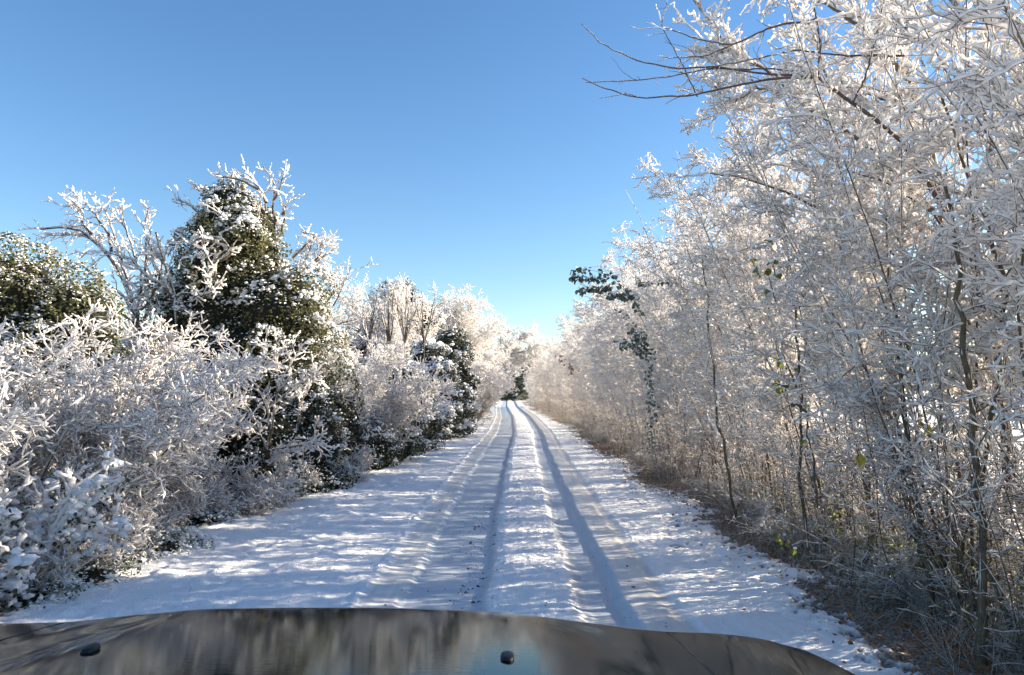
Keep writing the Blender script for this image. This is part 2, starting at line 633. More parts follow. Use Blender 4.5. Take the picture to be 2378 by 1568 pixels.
def bush_proto(seed, H=2.7, Rr=1.5, stems=18, n1=19, n2=8, n3=3, snow=0.0108, twig=M_TWIG, up=0.35, name='frosted_bush', stiff=0.27, zlow=(0.1, 1.1)):
    """dome of arching stems with a dense twig tangle under clumpy snow"""
    rng = np.random.default_rng(seed)
    W, T, SN = Acc(), Acc(), Acc()
    n = stems
    az = rng.uniform(0, 2 * math.pi, n)
    k = np.sqrt(rng.random(n))
    p0 = np.stack([0.25 * Rr * np.cos(az), 0.25 * Rr * np.sin(az), np.full(n, -0.1)], 1)
    d0 = np.stack([np.cos(az) * k * Rr / H * 1.1, np.sin(az) * k * Rr / H * 1.1, np.ones(n)], 1)
    L = H * rng.uniform(0.75, 1.08, n)
    c0 = grow(rng, p0, d0, L, 9, 0.11, 0.0)
    r0 = taper(rng.uniform(0.010, 0.022, n), 9, 0.2)
    tubes(W, c0, r0, 5)
    zf = lambda z: 0.3 + 0.7 * sstep(zlow[0], zlow[1], z)
    snow_on(SN, rng, c0, r0 * 0.7, snow * 1.0, 5, 0, zf, 0, 2)
    p, d, rr, t = spawn(rng, c0, r0, n1, 0.08, 1.0, 50, 16, 0.1)
    L = Rr * rng.uniform(0.2, 0.5, len(t)) * (1.1 - 0.5 * t)
    c1 = grow(rng, p, d, L, 7, stiff, up * 0.12)
    r1 = taper(np.minimum(rr * 0.6, 0.007), 7, 0.35)
    tubes(T, c1, r1, 3)
    snow_on(SN, rng, c1, r1, snow, 5, 0.05, zf, 0.01, 2)
    p, d, rr, t = spawn(rng, c1, r1, n2, 0.15, 1.0, 48, 16, 0.1)
    L = rng.uniform(0.08, 0.28, len(t)) * (Rr / 1.5) ** 0.5
    c2 = grow(rng, p, d, L, 4, stiff * 1.2, up * 0.1)
    r2 = taper(np.full(len(t), 0.0036), 4, 0.6)
    tubes(T, c2, r2, 3)
    snow_on(SN, rng, c2, r2, snow * 0.95, 5, 0.1, zf, 0.01, 2)
    if n3:
        p, d, rr, t = spawn(rng, c2, r2, n3, 0.3, 1.0, 48, 18, 0.1)
        L = rng.uniform(0.05, 0.16, len(t))
        c3 = grow(rng, p, d, L, 3, 0.15, 0.0)
        r3 = taper(np.full(len(t), 0.0028), 3, 0.6)
        tubes(T, c3, r3, 3)
        snow_on(SN, rng, c3, r3, snow * 0.85, 4, 0.15, zf, 0.012, 1)
    e = thing(name, 'x', 'bush')
    return kids(e, W.build('trunk', M_BARK, e), T.build('crown', twig, e), SN.build('snow_coat', M_RIME, e))


def tree_proto(seed, H=8.0, trunk=0.14, limbs=7, lim_ang=42, n=(12, 9, 5), snow=0.018, spread=1.0, bias=None, trop=0.02, name='frosted_tree', t0=0.25, jit=0.14, lean=(0, 0)):
    rng = np.random.default_rng(seed)
    W, T, SN = Acc(), Acc(), Acc()
    c0 = grow(rng, np.array([[0, 0, -0.15]]), np.array([[lean[0], lean[1], 1.0]]), [H * 0.72], 10, 0.09, 0.02)
    r0 = taper([trunk], 10, 0.3)
    tubes(W, c0, r0, 10)
    p, d, rr, t = spawn(rng, c0, r0, limbs, t0, 1.0, lim_ang, 10, 0.2, bias)
    L = H * spread * rng.uniform(0.36, 0.6, len(t)) * (1.1 - 0.35 * t)
    c1 = grow(rng, p, d, L, 10, jit, trop)
    r1 = taper(rr * 0.62, 10, 0.2)
    tubes(W, c1, r1, 7)
    snow_on(SN, rng, c1, r1 * 0.8, snow, 6, 0, None, 0, 2)
    p, d, rr, t = spawn(rng, c1, r1, n[0], 0.2, 1.0, 46, 12, 0.2)
    L = H * spread * rng.uniform(0.10, 0.26, len(t)) * (1.15 - 0.4 * t)
    c2 = grow(rng, p, d, L, 7, jit, trop)
    r2 = taper(np.minimum(rr * 0.6, 0.02), 7, 0.25)
    tubes(T, c2, r2, 4)
    snow_on(SN, rng, c2, r2, snow, 5, 0.03, None, 0, 1)
    p, d, rr, t = spawn(rng, c2, r2, n[1], 0.15, 1.0, 46, 14, 0.2)
    L = H * rng.uniform(0.035, 0.10, len(t))
    c3 = grow(rng, p, d, L, 5, jit * 1.2, trop)
    r3 = taper(np.full(len(t), 0.005), 5, 0.5)
    tubes(T, c3, r3, 3)
    snow_on(SN, rng, c3, r3, snow * 0.9, 4, 0.08, None, 0.01, 1)
    if n[2]:
        p, d, rr, t = spawn(rng, c3, r3, n[2], 0.25, 1.0, 46, 14, 0.2)
        L = rng.uniform(0.08, 0.28, len(t))
        c4 = grow(rng, p, d, L, 3, 0.15, 0)
        r4 = taper(np.full(len(t), 0.0035), 3, 0.6)
        tubes(T, c4, r4, 3)
        snow_on(SN, rng, c4, r4, snow * 0.8, 4, 0.12, None, 0.01, 1)
    e = thing(name, 'x', 'tree')
    return kids(e, W.build('trunk', M_BARK, e), T.build('crown', M_TWIG, e), SN.build('snow_coat', M_RIME, e))


def lobe_points(rng, lobes, n, jitter=0.10):
    """points and outward normals over the outside of a union of ellipsoids"""
    lobes = np.asarray(lobes, dtype=float)
    cen, rad = lobes[:, :3], lobes[:, 3:6]
    area = (rad[:, 0] * rad[:, 1] + rad[:, 0] * rad[:, 2] + rad[:, 1] * rad[:, 2])
    k = rng.choice(len(lobes), size=n, p=area / area.sum())
    u = nrm(rng.normal(size=(n, 3)))
    r = rad[k] * (1 + jitter * rng.normal(size=(n, 1)) * 0.6)
    p = cen[k] + u * r
    nr = nrm(u / rad[k])
    ok = np.ones(n, bool)
    for j in range(len(lobes)):
        q = (((p - cen[j]) / (rad[j] * 0.86)) ** 2).sum(1)
        ok &= ~((q < 1) & (k != j))
    ok &= p[:, 2] > 0.02
    return p[ok], nr[ok]


def scatter_lobes(rng, base, n, rmin, rmax):
    """small lobes sitting on the surface of larger ones: an uneven leafy outline"""
    p, nr = lobe_points(rng, base, n * 2, 0.05)
    p, nr = p[:n], nr[:n]
    r = rng.uniform(rmin, rmax, len(p))
    return np.concatenate([p, r[:, None] * rng.uniform(0.8, 1.3, (len(p), 1)), r[:, None], r[:, None] * rng.uniform(0.7, 1.1, (len(p), 1))], 1)


def ivy_mass(e, seed, base, nl, leaf=0.055, small=(60, 0.18, 0.42), snow_n=900, snow_r=(0.03, 0.07), dust=0.4, material=M_IVY, snowmat=M_SNOW, core=0.86):
    rng = np.random.default_rng(seed)
    base = np.asarray(base, dtype=float)
    sm = scatter_lobes(rng, base, small[0], small[1], small[2])
    allb = np.concatenate([base, sm])
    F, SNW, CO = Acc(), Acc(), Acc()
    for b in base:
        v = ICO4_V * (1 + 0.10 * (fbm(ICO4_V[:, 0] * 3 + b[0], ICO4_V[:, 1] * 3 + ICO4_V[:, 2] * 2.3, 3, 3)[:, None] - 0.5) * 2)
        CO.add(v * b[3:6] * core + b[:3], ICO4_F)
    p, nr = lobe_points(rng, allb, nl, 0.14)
    nn = nrm(nr + 0.55 * rng.normal(size=nr.shape) + np.array((0, 0, 0.25)))
    leaves(F, rng, p, nn, leaf)
    # dusted leaves: thin snow lying just above upward facing leaves
    up = (nn[:, 2] > 0.25) & (rng.random(len(p)) < dust * (0.35 + 0.65 * (nr[:, 2] > 0)))
    leaves(SNW, rng, p[up] + np.array((0, 0, leaf * 0.16)), nrm(nn[up] + np.array((0, 0, 0.8))), leaf * 0.95)
    # clots of snow on ledges
    q, qn = lobe_points(rng, allb, snow_n * 6, 0.05)
    s = (qn[:, 2] > 0.15)
    q, qn = q[s][:snow_n], qn[s][:snow_n]
    cl = fbm(q[:, 0] * 2.3 + 7, q[:, 2] * 2.3 + q[:, 1] * 1.7, 3, seed)
    keep = cl > 0.47
    q, qn, cl = q[keep], qn[keep], cl[keep]
    q = np.concatenate([q] + [q + rng.normal(0, snow_r[1] * 0.8, q.shape) * np.array((1, 1, 0.5)) for _ in range(4)])
    qn = np.concatenate([qn] * 5)
    rad = snow_r[0] + (snow_r[1] * 0.75 - snow_r[0]) * rng.random(len(q)) ** 2.0 * (0.6 + 0.6 * qn[:, 2])
    blobs(SNW, rng, q + qn * 0.02, rad, 0.7, 0.22)
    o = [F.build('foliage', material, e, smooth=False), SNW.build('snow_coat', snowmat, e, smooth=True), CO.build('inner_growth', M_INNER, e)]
    return o


def branch_obj(e, rng, paths, r0, r1, name, material, snow=0.0, twigs=0, twlen=(0.2, 0.6), twr=0.006, Pn=14, tw_snow=None, ang=45, bare=0.05, sub2=0, feather=0.012, trop=0.03, wob=0.010):
    """hand laid branches (lists of points) with side twigs; snow lies on them"""
    W, SN = Acc(), Acc()
    cs = []
    for pt in paths:
        pt = np.asarray(pt, dtype=float)
        s = np.concatenate([[0], np.cumsum(np.linalg.norm(np.diff(pt, axis=0), axis=1))])
        x = np.linspace(0, s[-1], Pn)
        # smooth the corners by averaging two samplings
        q = np.stack([np.interp(x, s, pt[:, k]) for k in range(3)], 1)
        q[1:-1] = 0.25 * q[:-2] + 0.5 * q[1:-1] + 0.25 * q[2:]
        q[1:-1] += rng.normal(0, wob, q[1:-1].shape) * min(1, s[-1])
        cs.append(q)
    c = np.stack(cs)
    ra = np.asarray(r0, dtype=float) * np.ones(len(c))
    rb = np.asarray(r1, dtype=float) * np.ones(len(c))
    r = ra[:, None] + (rb - ra)[:, None] * np.linspace(0, 1, Pn)[None]
    tubes(W, c, r, 7)
    if snow:
        snow_on(SN, rng, c, r * 0.8, snow, 6, 0, None, 0, 2)
    if twigs:
        p, d, rr, t = spawn(rng, c, r, twigs, 0.15, 1.0, ang, 14, 0.1)
        L = rng.uniform(twlen[0], twlen[1], len(t))
        c1 = grow(rng, p, d, L, 7, 0.22, trop)
        ri = taper(np.minimum(rr * 0.6, twr), 7, 0.4)
        tubes(W, c1, ri, 4)
        ts = snow if tw_snow is None else tw_snow
        if ts:
            snow_on(SN, rng, c1, ri, ts, 5, bare, None, feather, 2)
        if sub2:
            p, d, rr, t = spawn(rng, c1, ri, sub2, 0.25, 1.0, 48, 14, 0.1)
            c2 = grow(rng, p, d, L.mean() * rng.uniform(0.2, 0.6, len(t)), 4, 0.16, trop)
            rj = taper(np.full(len(t), twr * 0.5), 4, 0.6)
            tubes(W, c2, rj, 3)
            if ts:
                snow_on(SN, rng, c2, rj, ts * 0.9, 4, bare, None, feather, 2)
    out = [W.build(name, material, e)]
    if SN.n:
        out.append(SN.build('snow_coat', M_RIME, e))
    return out


def px(e0, pts, Y):
    return [P(u, v, Y + dy) - e0 for (u, v, dy) in pts]


# ------------------------------------------------------------------ right hedge
hp = [hedge_proto(101), hedge_proto(102, 5.8), hedge_proto(103, 6.2), hedge_proto(104, 5.6)]
hn = [hedge_proto(105, 6.6, True, 9), hedge_proto(106, 6.2, True, 8), hedge_proto(107, 6.8, True, 9)]
rng = np.random.default_rng(5)
GR = 'frosted shrubs of the tall right hedge'
y = 3.4
k = 0
near_label = ['at the right edge of the photo beside the fallen leaves', 'with thick trunk near the right edge above the leaf litter', 'second clump left of the right edge, over brown undergrowth',
              'behind the green leaved shoots on the right', 'standing just left of the scattered yellow leaves', 'under the sky corner of the overhanging dark branches']
while y < 80:
    close = y < 13
    pr_ = hn[k % 3] if close else hp[k % 4]
    x = rfoot(y) + 0.62 + rng.normal(0, 0.12)
    if y < 9:
        lab = 'tall bare hedge shrub under clumpy frost in the right hedge nearest the car'
    elif y < 18:
        lab = 'tall frost covered hedge shrub in the right hedge behind the leafy climber shoots'
    elif y < 45:
        lab = 'frost white hedge shrub in the middle stretch of the right hedge'
    else:
        lab = 'distant frost white hedge shrub where the right hedge bends to the left'
    sc = rng.uniform(0.9, 1.05) * (0.92 if 9 < y < 16 else 0.98)
    if y > 66:
        sc *= 0.72
    use(pr_, USED, 'hedge_shrub', lab, 'hedge shrub', (x, y, 0), rng.normal(0, 0.3), GR, sc, (0, rng.normal(0, 0.03)))
    y += 0.85 * rng.uniform(0.8, 1.2) * (1.0 if y < 30 else 1.35)
    k += 1
y = 4.2
while y < 16:
    x = rfoot(y) + 1.9 + rng.normal(0, 0.25)
    use(hn[k % 3] if y < 11 else hp[k % 4], USED, 'hedge_shrub', 'frosted hedge shrub in the back row of the right hedge', 'hedge shrub', (x, y, 0), rng.uniform(-0.8, 0.8) + 3.1 * (k % 2), GR, rng.uniform(0.85, 1.02))
    y += rng.uniform(2.0, 3.0)
    k += 1

for q, (x_, y_) in enumerate([(6.9, 5.2), (7.4, 7.4)]):
    use(hn[q % 3], USED, 'hedge_shrub', 'frosted hedge shrub in the back row of the right hedge', 'hedge shrub', (x_, y_, 0), q * 1.7, GR, 0.95)
# upright thin whips crowding the lower face of the right hedge
def whip_proto(seed):
    rng = np.random.default_rng(seed)
    W, T, SN = Acc(), Acc(), Acc()
    n = 20
    p0 = np.stack([rng.normal(0, 0.16, n), rng.normal(0, 0.2, n), np.full(n, -0.05)], 1)
    d0 = np.stack([rng.normal(-0.06, 0.16, n), rng.normal(0, 0.16, n), np.ones(n)], 1)
    c0 = grow(rng, p0, d0, rng.uniform(0.7, 2.5, n), 10, 0.09, 0.02)
    r0 = taper(rng.uniform(0.003, 0.0075, n), 10, 0.35)
    tubes(W, c0, r0, 5)
    zf = lambda z: 0.30 + 0.70 * sstep(0.8, 2.0, z)
    snow_on(SN, rng, c0, r0, 0.006, 4, 0.1, zf, 0, 2)
    p, d, rr, t = spawn(rng, c0, r0, 8, 0.12, 1.0, 45, 16, 0.2)
    c1 = grow(rng, p, d, rng.uniform(0.1, 0.45, len(t)), 6, 0.2, 0.02)
    r1 = taper(np.full(len(t), 0.0028), 6, 0.5)
    tubes(T, c1, r1, 3)
    snow_on(SN, rng, c1, r1, 0.0075, 4, 0.1, zf, 0.01, 1)
    p, d, rr, t = spawn(rng, c1, r1, 2, 0.3, 1.0, 50, 16, 0.2)
    c2 = grow(rng, p, d, rng.uniform(0.04, 0.18, len(t)), 4, 0.22, 0.0)
    r2 = taper(np.full(len(t), 0.0022), 4, 0.6)
    tubes(T, c2, r2, 3)
    snow_on(SN, rng, c2, r2, 0.008, 4, 0.15, zf, 0.01, 1)
    e = thing('hedge_sapling', 'x', 'hedge sapling')
    return kids(e, W.build('stem', M_BARK, e), T.build('crown', M_TWIG, e), SN.build('snow_coat', M_RIME, e))


wp = [whip_proto(231), whip_proto(232), whip_proto(233)]
rng = np.random.default_rng(77)
y = 3.7
k = 0
while y < 34:
    lab = ('clump of thin upright brown shoots at the foot of the right hedge nearest the car' if y < 8 else 'clump of thin frosted shoots filling the lower face of the right hedge' if y < 18 else 'clump of thin frosted shoots low in the middle stretch of the right hedge')
    use(wp[k % 3], USED, 'hedge_sapling', lab, 'hedge sapling', (rfoot(y) + 0.45 + rng.normal(0, 0.1), y, 0), rng.normal(0, 0.2) + 3.14 * (k % 2), 'thin shoot clumps in the lower right hedge', rng.uniform(0.85, 1.15))
    if y < 6.5:
        use(wp[(k + 1) % 3], USED, 'hedge_sapling', lab, 'hedge sapling', (rfoot(y) + 1.25 + rng.normal(0, 0.1), y + 0.3, 0), rng.normal(0, 0.2), 'thin shoot clumps in the lower right hedge', rng.uniform(1.0, 1.25))
    y += 1.1 * (1 if y < 18 else 1.4)
    k += 1

# low tangle at the foot of the right hedge
def base_proto(seed):
    e = bush_proto(seed, 1.15, 0.8, 16, 11, 5, 2, 0.005, M_GRASS, 0.3, 'bramble_bush', 0.25, (0.2, 0.9))
    return e


bpz = [base_proto(211), base_proto(212)]
rng = np.random.default_rng(6)
y = 3.6
k = 0
while y < 42:
    lab = ('frosty brown bramble tangle among the fallen leaves, bottom right corner' if y < 6 else 'low brown tangle at the foot of the right hedge beside the snowy verge' if y < 16 else 'low frosty tangle at the foot of the right hedge further up the lane')
    use(bpz[k % 2], USED, 'bramble_bush', lab, 'bramble', (rfoot(y) + 0.65 + rng.normal(0, 0.15), y, 0), rng.uniform(0, 6.28), 'bramble tangles under the right hedge', (0.8, 0.8, rng.uniform(0.35, 0.55)))
    if y < 12:
        use(bpz[(k + 1) % 2], USED, 'bramble_bush', lab, 'bramble', (rfoot(y) + 1.5 + rng.normal(0, 0.2), y + 0.4, 0), rng.uniform(0, 6.28), 'bramble tangles under the right hedge', (0.9, 0.9, rng.uniform(0.4, 0.6)))
    y += 1.25 * (1 if y < 16 else 1.4)
    k += 1

# ------------------------------------------------------------------ left hedge and trees
lb = [bush_proto(201, 2.7, 1.5), bush_proto(202, 2.6, 1.6, snow=0.0125), bush_proto(203, 2.4, 1.3, up=0.8)]


def bush(u, v, Y, proto, label, scale=1.0, rz=0.0, cat='bush', name=None, group=None):
    """stands a bush at the ground below pixel column u at distance Y; v (crown top) sets its height"""
    x = (u - 1189.0) / FPX * Y
    o = use(proto, USED, name or 'frosted_bush', label, cat, (x, Y, 0), rz, group, scale)
    return o


bush(120, 0, 8.2, lb[0], 'big white frosted bush beside the snowy verge at the far left edge', (1.15, 1.1, 0.95), 0.4)
bush(275, 0, 9.6, lb[1], 'big frosted bush with cream sunlit tips in front of the ivy tree', (0.98, 1.0, 1.02), 1.0)
bush(-120, 0, 7.6, lb[1], 'frosted bush cut off by the left edge of the photo', (1.0, 1.0, 0.95), 2.2)
bush(250, 0, 11.2, lb[2], 'frosted bush rising behind the big white bush on the left', (1.3, 1.1, 1.22), 0.3)
bush(845, 0, 17.6, lb[2], 'dense frosted bush right of the small thorn tree, shaded at its foot', (0.85, 1.0, 1.2), 0.9)
bush(755, 0, 15.2, lb[0], 'rounded frosted bush directly right of the crooked thorn trunk', (0.85, 0.85, 0.95), 2.0)
bush(900, 0, 23.0, lb[1], 'frosted bush just before the dark snowy holly mound on the left', (0.9, 1.1, 1.2), 1.2)
bush(1085, 0, 38.0, lb[0], 'low frosted bush at the left hedge foot below the arching tree', (1.1, 1.4, 1.1), 0.2)

# low rimed tangle along the left hedge foot
lbz = [bush_proto(221, 1.0, 0.85, 18, 12, 7, 2, 0.0115, name='rimed_tangle', zlow=(0.05, 0.4)), bush_proto(222, 0.9, 0.8, 18, 12, 7, 2, 0.010, name='rimed_tangle', zlow=(0.05, 0.4))]
rng = np.random.default_rng(66)
y = 5.3
k = 0
while y < 27:
    lab = 'low white rimed tangle at the foot of the left hedge near the car' if y < 11 else 'low white rimed tangle at the foot of the left hedge beyond the crooked thorn tree'
    use(lbz[k % 2], USED, 'rimed_tangle', lab, 'tangle', (lfoot(y) - 0.42 + rng.normal(0, 0.1), y, 0), rng.uniform(0, 6.28), 'rimed tangles under the left hedge', rng.uniform(0.6, 0.95))
    y += rng.uniform(0.8, 1.3) * (1 if y < 13 else 1.6)
    k += 1

# near left corner: low shrub carrying thick pillows of snow
rng = np.random.default_rng(31)
e = thing('snowy_shrub', 'low shrub loaded with thick rounded pillows of snow, bottom left corner', 'shrub', (-4.25, 6.2, 0))
prs = []
for q in range(26):
    az = rng.uniform(0, 6.28)
    L = rng.uniform(0.5, 1.15)
    s_ = rng.uniform(0.3, 1.1)
    prs.append([(0.2 * math.cos(az), 0.3 * math.sin(az), -0.05), (s_ * 0.5 * math.cos(az), s_ * 0.7 * math.sin(az), L * 0.8), (s_ * 0.8 * math.cos(az), s_ * 1.1 * math.sin(az), L)])
branch_obj(e, rng, prs, 0.010, 0.003, 'branchwork', M_TWIG, 0.028, 10, (0.15, 0.4), 0.005, 10, 0.024, bare=0.1, sub2=3)
pts = np.array([p[-1] for p in prs] + [np.array(p[1]) + rng.normal(0, 0.08, 3) for p in prs])
for q_ in pts:
    B = Acc()
    blobs(B, rng, q_ + rng.normal(0, 0.032, (5, 3)), rng.uniform(0.03, 0.062, 5), 0.65)
    B.build('snow_pillow', M_SNOW, e)
Fq = Acc()
p_ = np.repeat(pts, 14, 0) + rng.normal(0, 0.10, (len(pts) * 14, 3)) - np.array((0, 0, 0.08))
leaves(Fq, rng, p_, rng.normal(size=p_.shape) + np.array((0, 0, 0.8)), 0.045)
Fq.build('foliage', M_DARKLEAF, e, smooth=False)


# far left ivy bush
def W3(u, v, Y):
    return P(u, v, Y)


e = thing('ivy_bush', 'sunlit green ivy bush dusted with frost at the left edge, below the bare shaded tree', 'bush', (-7.2, 10.6, 0))
o0 = np.array((-7.2, 10.6, 0))


def lob(u, v, Y, rx, ry, rz_, o):
    q = P(u, v, Y) - o
    return [q[0], q[1], q[2], rx, ry, rz_]


ivy_mass(e, 41, [lob(30, 700, 10.6, 0.76, 0.7, 0.68, o0), lob(-40, 800, 10.6, 0.95, 0.9, 0.9, o0), lob(180, 735, 10.6, 0.55, 0.6, 0.52, o0), lob(120, 860, 10.5, 0.95, 0.8, 0.9, o0), lob(60, 1000, 10.6, 1.2, 0.8, 1.1, o0)],
         36000, 0.045, (90, 0.11, 0.3), 1100, (0.012, 0.05), 0.95)

# ivy tree
Y0 = 13.8
o0 = np.array((P(570, 900, Y0)[0], Y0, 0.0))
e = thing('ivy_tree', 'tall dark tree smothered in ivy with snow clots and bare antler twigs on top', 'tree', o0)
il = [lob(535, 492, Y0, 0.52, 0.5, 0.5, o0), lob(590, 530, Y0, 0.45, 0.5, 0.45, o0), lob(500, 545, Y0, 0.5, 0.5, 0.45, o0), lob(570, 590, Y0, 0.72, 0.7, 0.6, o0), lob(590, 650, Y0, 0.62, 0.6, 0.55, o0), lob(530, 660, Y0, 0.95, 0.8, 0.75, o0),
      lob(500, 740, Y0, 1.15, 0.9, 0.85, o0), lob(650, 730, Y0 - 0.2, 0.85, 0.8, 0.72, o0), lob(690, 700, Y0 - 0.1, 0.5, 0.5, 0.45, o0), lob(440, 720, Y0 + 0.1, 0.65, 0.7, 0.6, o0),
      lob(600, 830, Y0, 1.25, 1.0, 0.95, o0), lob(520, 960, Y0, 1.2, 1.0, 1.2, o0), lob(680, 960, Y0 + 0.4, 1.0, 1.0, 1.2, o0), lob(480, 1050, Y0, 1.0, 0.9, 1.2, o0)]
ivy_mass(e, 42, il, 70000, 0.047, (110, 0.14, 0.44), 2000, (0.010, 0.055), 0.75)
rng = np.random.default_rng(43)


def px(e0, pts, Y):
    return [P(u, v, Y + dy) - e0 for (u, v, dy) in pts]


tops = [[(600, 560, 0), (620, 470, -.3), (600, 430, -.3), (545, 395, -.2)], [(620, 470, -.3), (600, 440, -.2), (575, 400, -.2), (560, 388, -.2)], [(600, 440, -.3), (560, 420, -.3), (520, 412, -.3), (490, 402, -.2)],
        [(640, 520, 0), (632, 470, 0), (640, 430, 0), (612, 385, 0)], [(636, 465, 0), (650, 440, 0), (660, 400, 0)], [(655, 540, 0), (662, 490, 0), (650, 460, 0)], [(655, 500, 0), (668, 470, 0), (673, 463, 0)],
        [(500, 480, 0), (470, 455, -.2), (450, 425, -.2), (440, 420, -.2)], [(470, 500, 0), (430, 470, 0), (400, 463, 0)], [(680, 600, 0), (720, 560, 0), (740, 545, 0), (700, 540, 0)],
        [(560, 560, -.8), (540, 520, -.9), (515, 500, -.9), (490, 470, -.9)], [(600, 500, -.7), (608, 450, -.6), (640, 435, -.5)]]
br = branch_obj(e, rng, [px(o0, t_, Y0) for t_ in tops], 0.026, 0.008, 'bare_branch', M_BARK, 0.016, 5, (0.12, 0.4), 0.007, 12, 0.014, sub2=2)
br[1].name = 'branch_snow'
W = Acc()
tubes(W, np.array([[(0, 0, -0.1), (0.1, 0, 1.0), (0.0, 0, 2.2), (-0.1, 0, 3.4)]], dtype=float), np.array([[.2, .17, .14, .1]]), 10)
W.build('trunk', M_BARKG, e)

# gnarled bare tree in front of the ivy, its branches catching the sun
Yb = 12.9
o1 = np.array((P(440, 900, Yb)[0], Yb, 0.0))
e = thing('bare_tree', 'small gnarled bare tree with cream sunlit snowy branches in front of the ivy', 'tree', o1)
pt = [[(430, 1200, 0), (425, 900, 0), (410, 760, 0), (412, 690, 0), (390, 640, 0), (380, 600, 0), (362, 540, 0)],
      [(412, 690, 0), (440, 665, 0), (480, 650, 0), (500, 600, 0), (525, 580, 0)],
      [(412, 690, 0), (380, 670, 0), (340, 640, 0), (300, 600, 0), (260, 590, 0), (225, 570, 0)],
      [(405, 690, 0), (360, 620, 0), (340, 600, 0)], [(440, 665, 0), (470, 690, -.2), (500, 665, -.2), (515, 655, -.3)],
      [(386, 620, 0), (372, 600, 0), (350, 580, 0)], [(480, 650, 0), (505, 640, -.3), (470, 575, -.3), (430, 555, -.3), (405, 540, -.3)], [(500, 610, 0), (540, 590, 0), (520, 560, -.2), (508, 540, -.2)],
      [(340, 640, 0), (320, 690, 0), (300, 700, 0)], [(370, 660, 0), (330, 720, 0.1), (290, 715, 0.2)]]
rng = np.random.default_rng(44)
branch_obj(e, rng, [px(o1, t_, Yb) for t_ in pt], [0.05] + [0.028] * 9, [0.02] + [0.009] * 9, 'branchwork', M_BARK, 0.019, 9, (0.15, 0.55), 0.009, 14, 0.018, sub2=3)

# bare tree in shade behind, leaning left
Yc = 17.5
o2 = np.array((P(330, 900, Yc)[0], Yc, 0.0))
e = thing('leaning_tree', 'blue shaded bare tree leaning left with heavily snowed branches behind the ivy bush', 'tree', o2)
pt = [[(340, 1150, 0), (335, 850, 0), (310, 700, 0), (270, 610, 0), (215, 545, 0), (160, 520, 0), (95, 533, 0)],
      [(310, 700, 0), (280, 600, 0), (260, 530, 0), (240, 480, 0)], [(320, 740, 0), (330, 640, 0), (300, 560, 0), (282, 490, 0), (285, 475, 0)], [(215, 545, 0), (190, 520, 0), (190, 490, 0), (178, 475, 0)],
      [(260, 600, 0), (200, 545, 0), (150, 545, 0), (105, 545, 0)], [(335, 780, 0), (290, 690, 0), (220, 640, 0), (160, 620, 0)], [(330, 700, 0), (340, 600, 0), (335, 520, 0), (347, 480, 0)],
      [(330, 760, 0), (370, 650, 0), (380, 590, 0), (400, 560, 0)], [(320, 760, 0), (250, 700, 0), (180, 680, 0), (130, 690, 0)], [(130, 800, 0), (112, 660, 0), (108, 620, 0), (117, 577, 0)],
      [(260, 590, 0), (250, 540, 0), (215, 490, 0), (200, 470, 0)]]
rng = np.random.default_rng(45)
branch_obj(e, rng, [px(o2, t_, Yc) for t_ in pt], [0.11] + [0.04] * 10, [0.018] + [0.012] * 10, 'branchwork', M_DARKTWIG, 0.018, 14, (0.25, 0.8), 0.011, 16, 0.0165, sub2=4)

# frosted tree at the right shoulder of the ivy tree
Yd = 15.5
o3 = np.array((P(700, 900, Yd)[0], Yd, 0.0))
e = thing('bare_tree', 'frosted bare branches fanning out to the right of the ivy tree against the sky', 'tree', o3)
pt = [[(690, 1000, 0), (680, 800, 0), (675, 700, 0), (690, 640, 0), (720, 620, 0), (760, 590, 0), (785, 570, 0)], [(690, 650, 0), (710, 600, 0), (722, 575, 0), (725, 560, 0)],
      [(700, 640, 0), (740, 640, 0), (770, 640, 0)], [(720, 620, 0), (745, 590, 0), (750, 565, 0)], [(690, 760, 0), (760, 700, 0), (800, 650, 0)], [(690, 800, 0), (770, 760, 0), (830, 740, 0)],
      [(690, 850, 0), (760, 800, 0), (820, 770, 0)], [(680, 720, 0), (740, 690, 0), (790, 680, 0)], [(700, 900, 0), (760, 740, 0), (810, 640, 0), (815, 620, 0)]]
rng = np.random.default_rng(46)
branch_obj(e, rng, [px(o3, t_, Yd) for t_ in pt], [0.07] + [0.03] * 8, [0.012] + [0.008] * 8, 'branchwork', M_BARK, 0.014, 14, (0.2, 0.6), 0.007, 14, 0.013, sub2=6)

# dark evergreen hedge mass under and beside the ivy tree
o4 = np.array((P(640, 1000, 13.2)[0], 13.2, 0.0))
e = thing('ivy_hedge', 'dark shaded ivy thicket flecked with snow behind the crooked thorn tree', 'hedge', o4)
ivy_mass(e, 47, [lob(500, 1020, 12.6, 0.8, 0.7, 0.9, o4), lob(600, 1040, 12.8, 0.9, 0.7, 0.8, o4), lob(700, 1040, 13.4, 0.8, 0.7, 0.8, o4), lob(770, 1010, 14.4, 0.7, 0.8, 0.9, o4), lob(650, 930, 13.6, 0.9, 0.7, 0.7, o4),
                 lob(560, 1130, 11.6, 0.9, 0.6, 0.42, o4), lob(700, 1120, 13.0, 0.8, 0.6, 0.4, o4)],
         26000, 0.045, (90, 0.1, 0.26), 900, (0.01, 0.042), 0.5, M_DARKLEAF)
o4 = np.array((-3.5, 18.5, 0.0))
e = thing('ivy_hedge', 'dark ivy clump with snowy top overhanging the left verge past the thorn tree', 'hedge', o4)
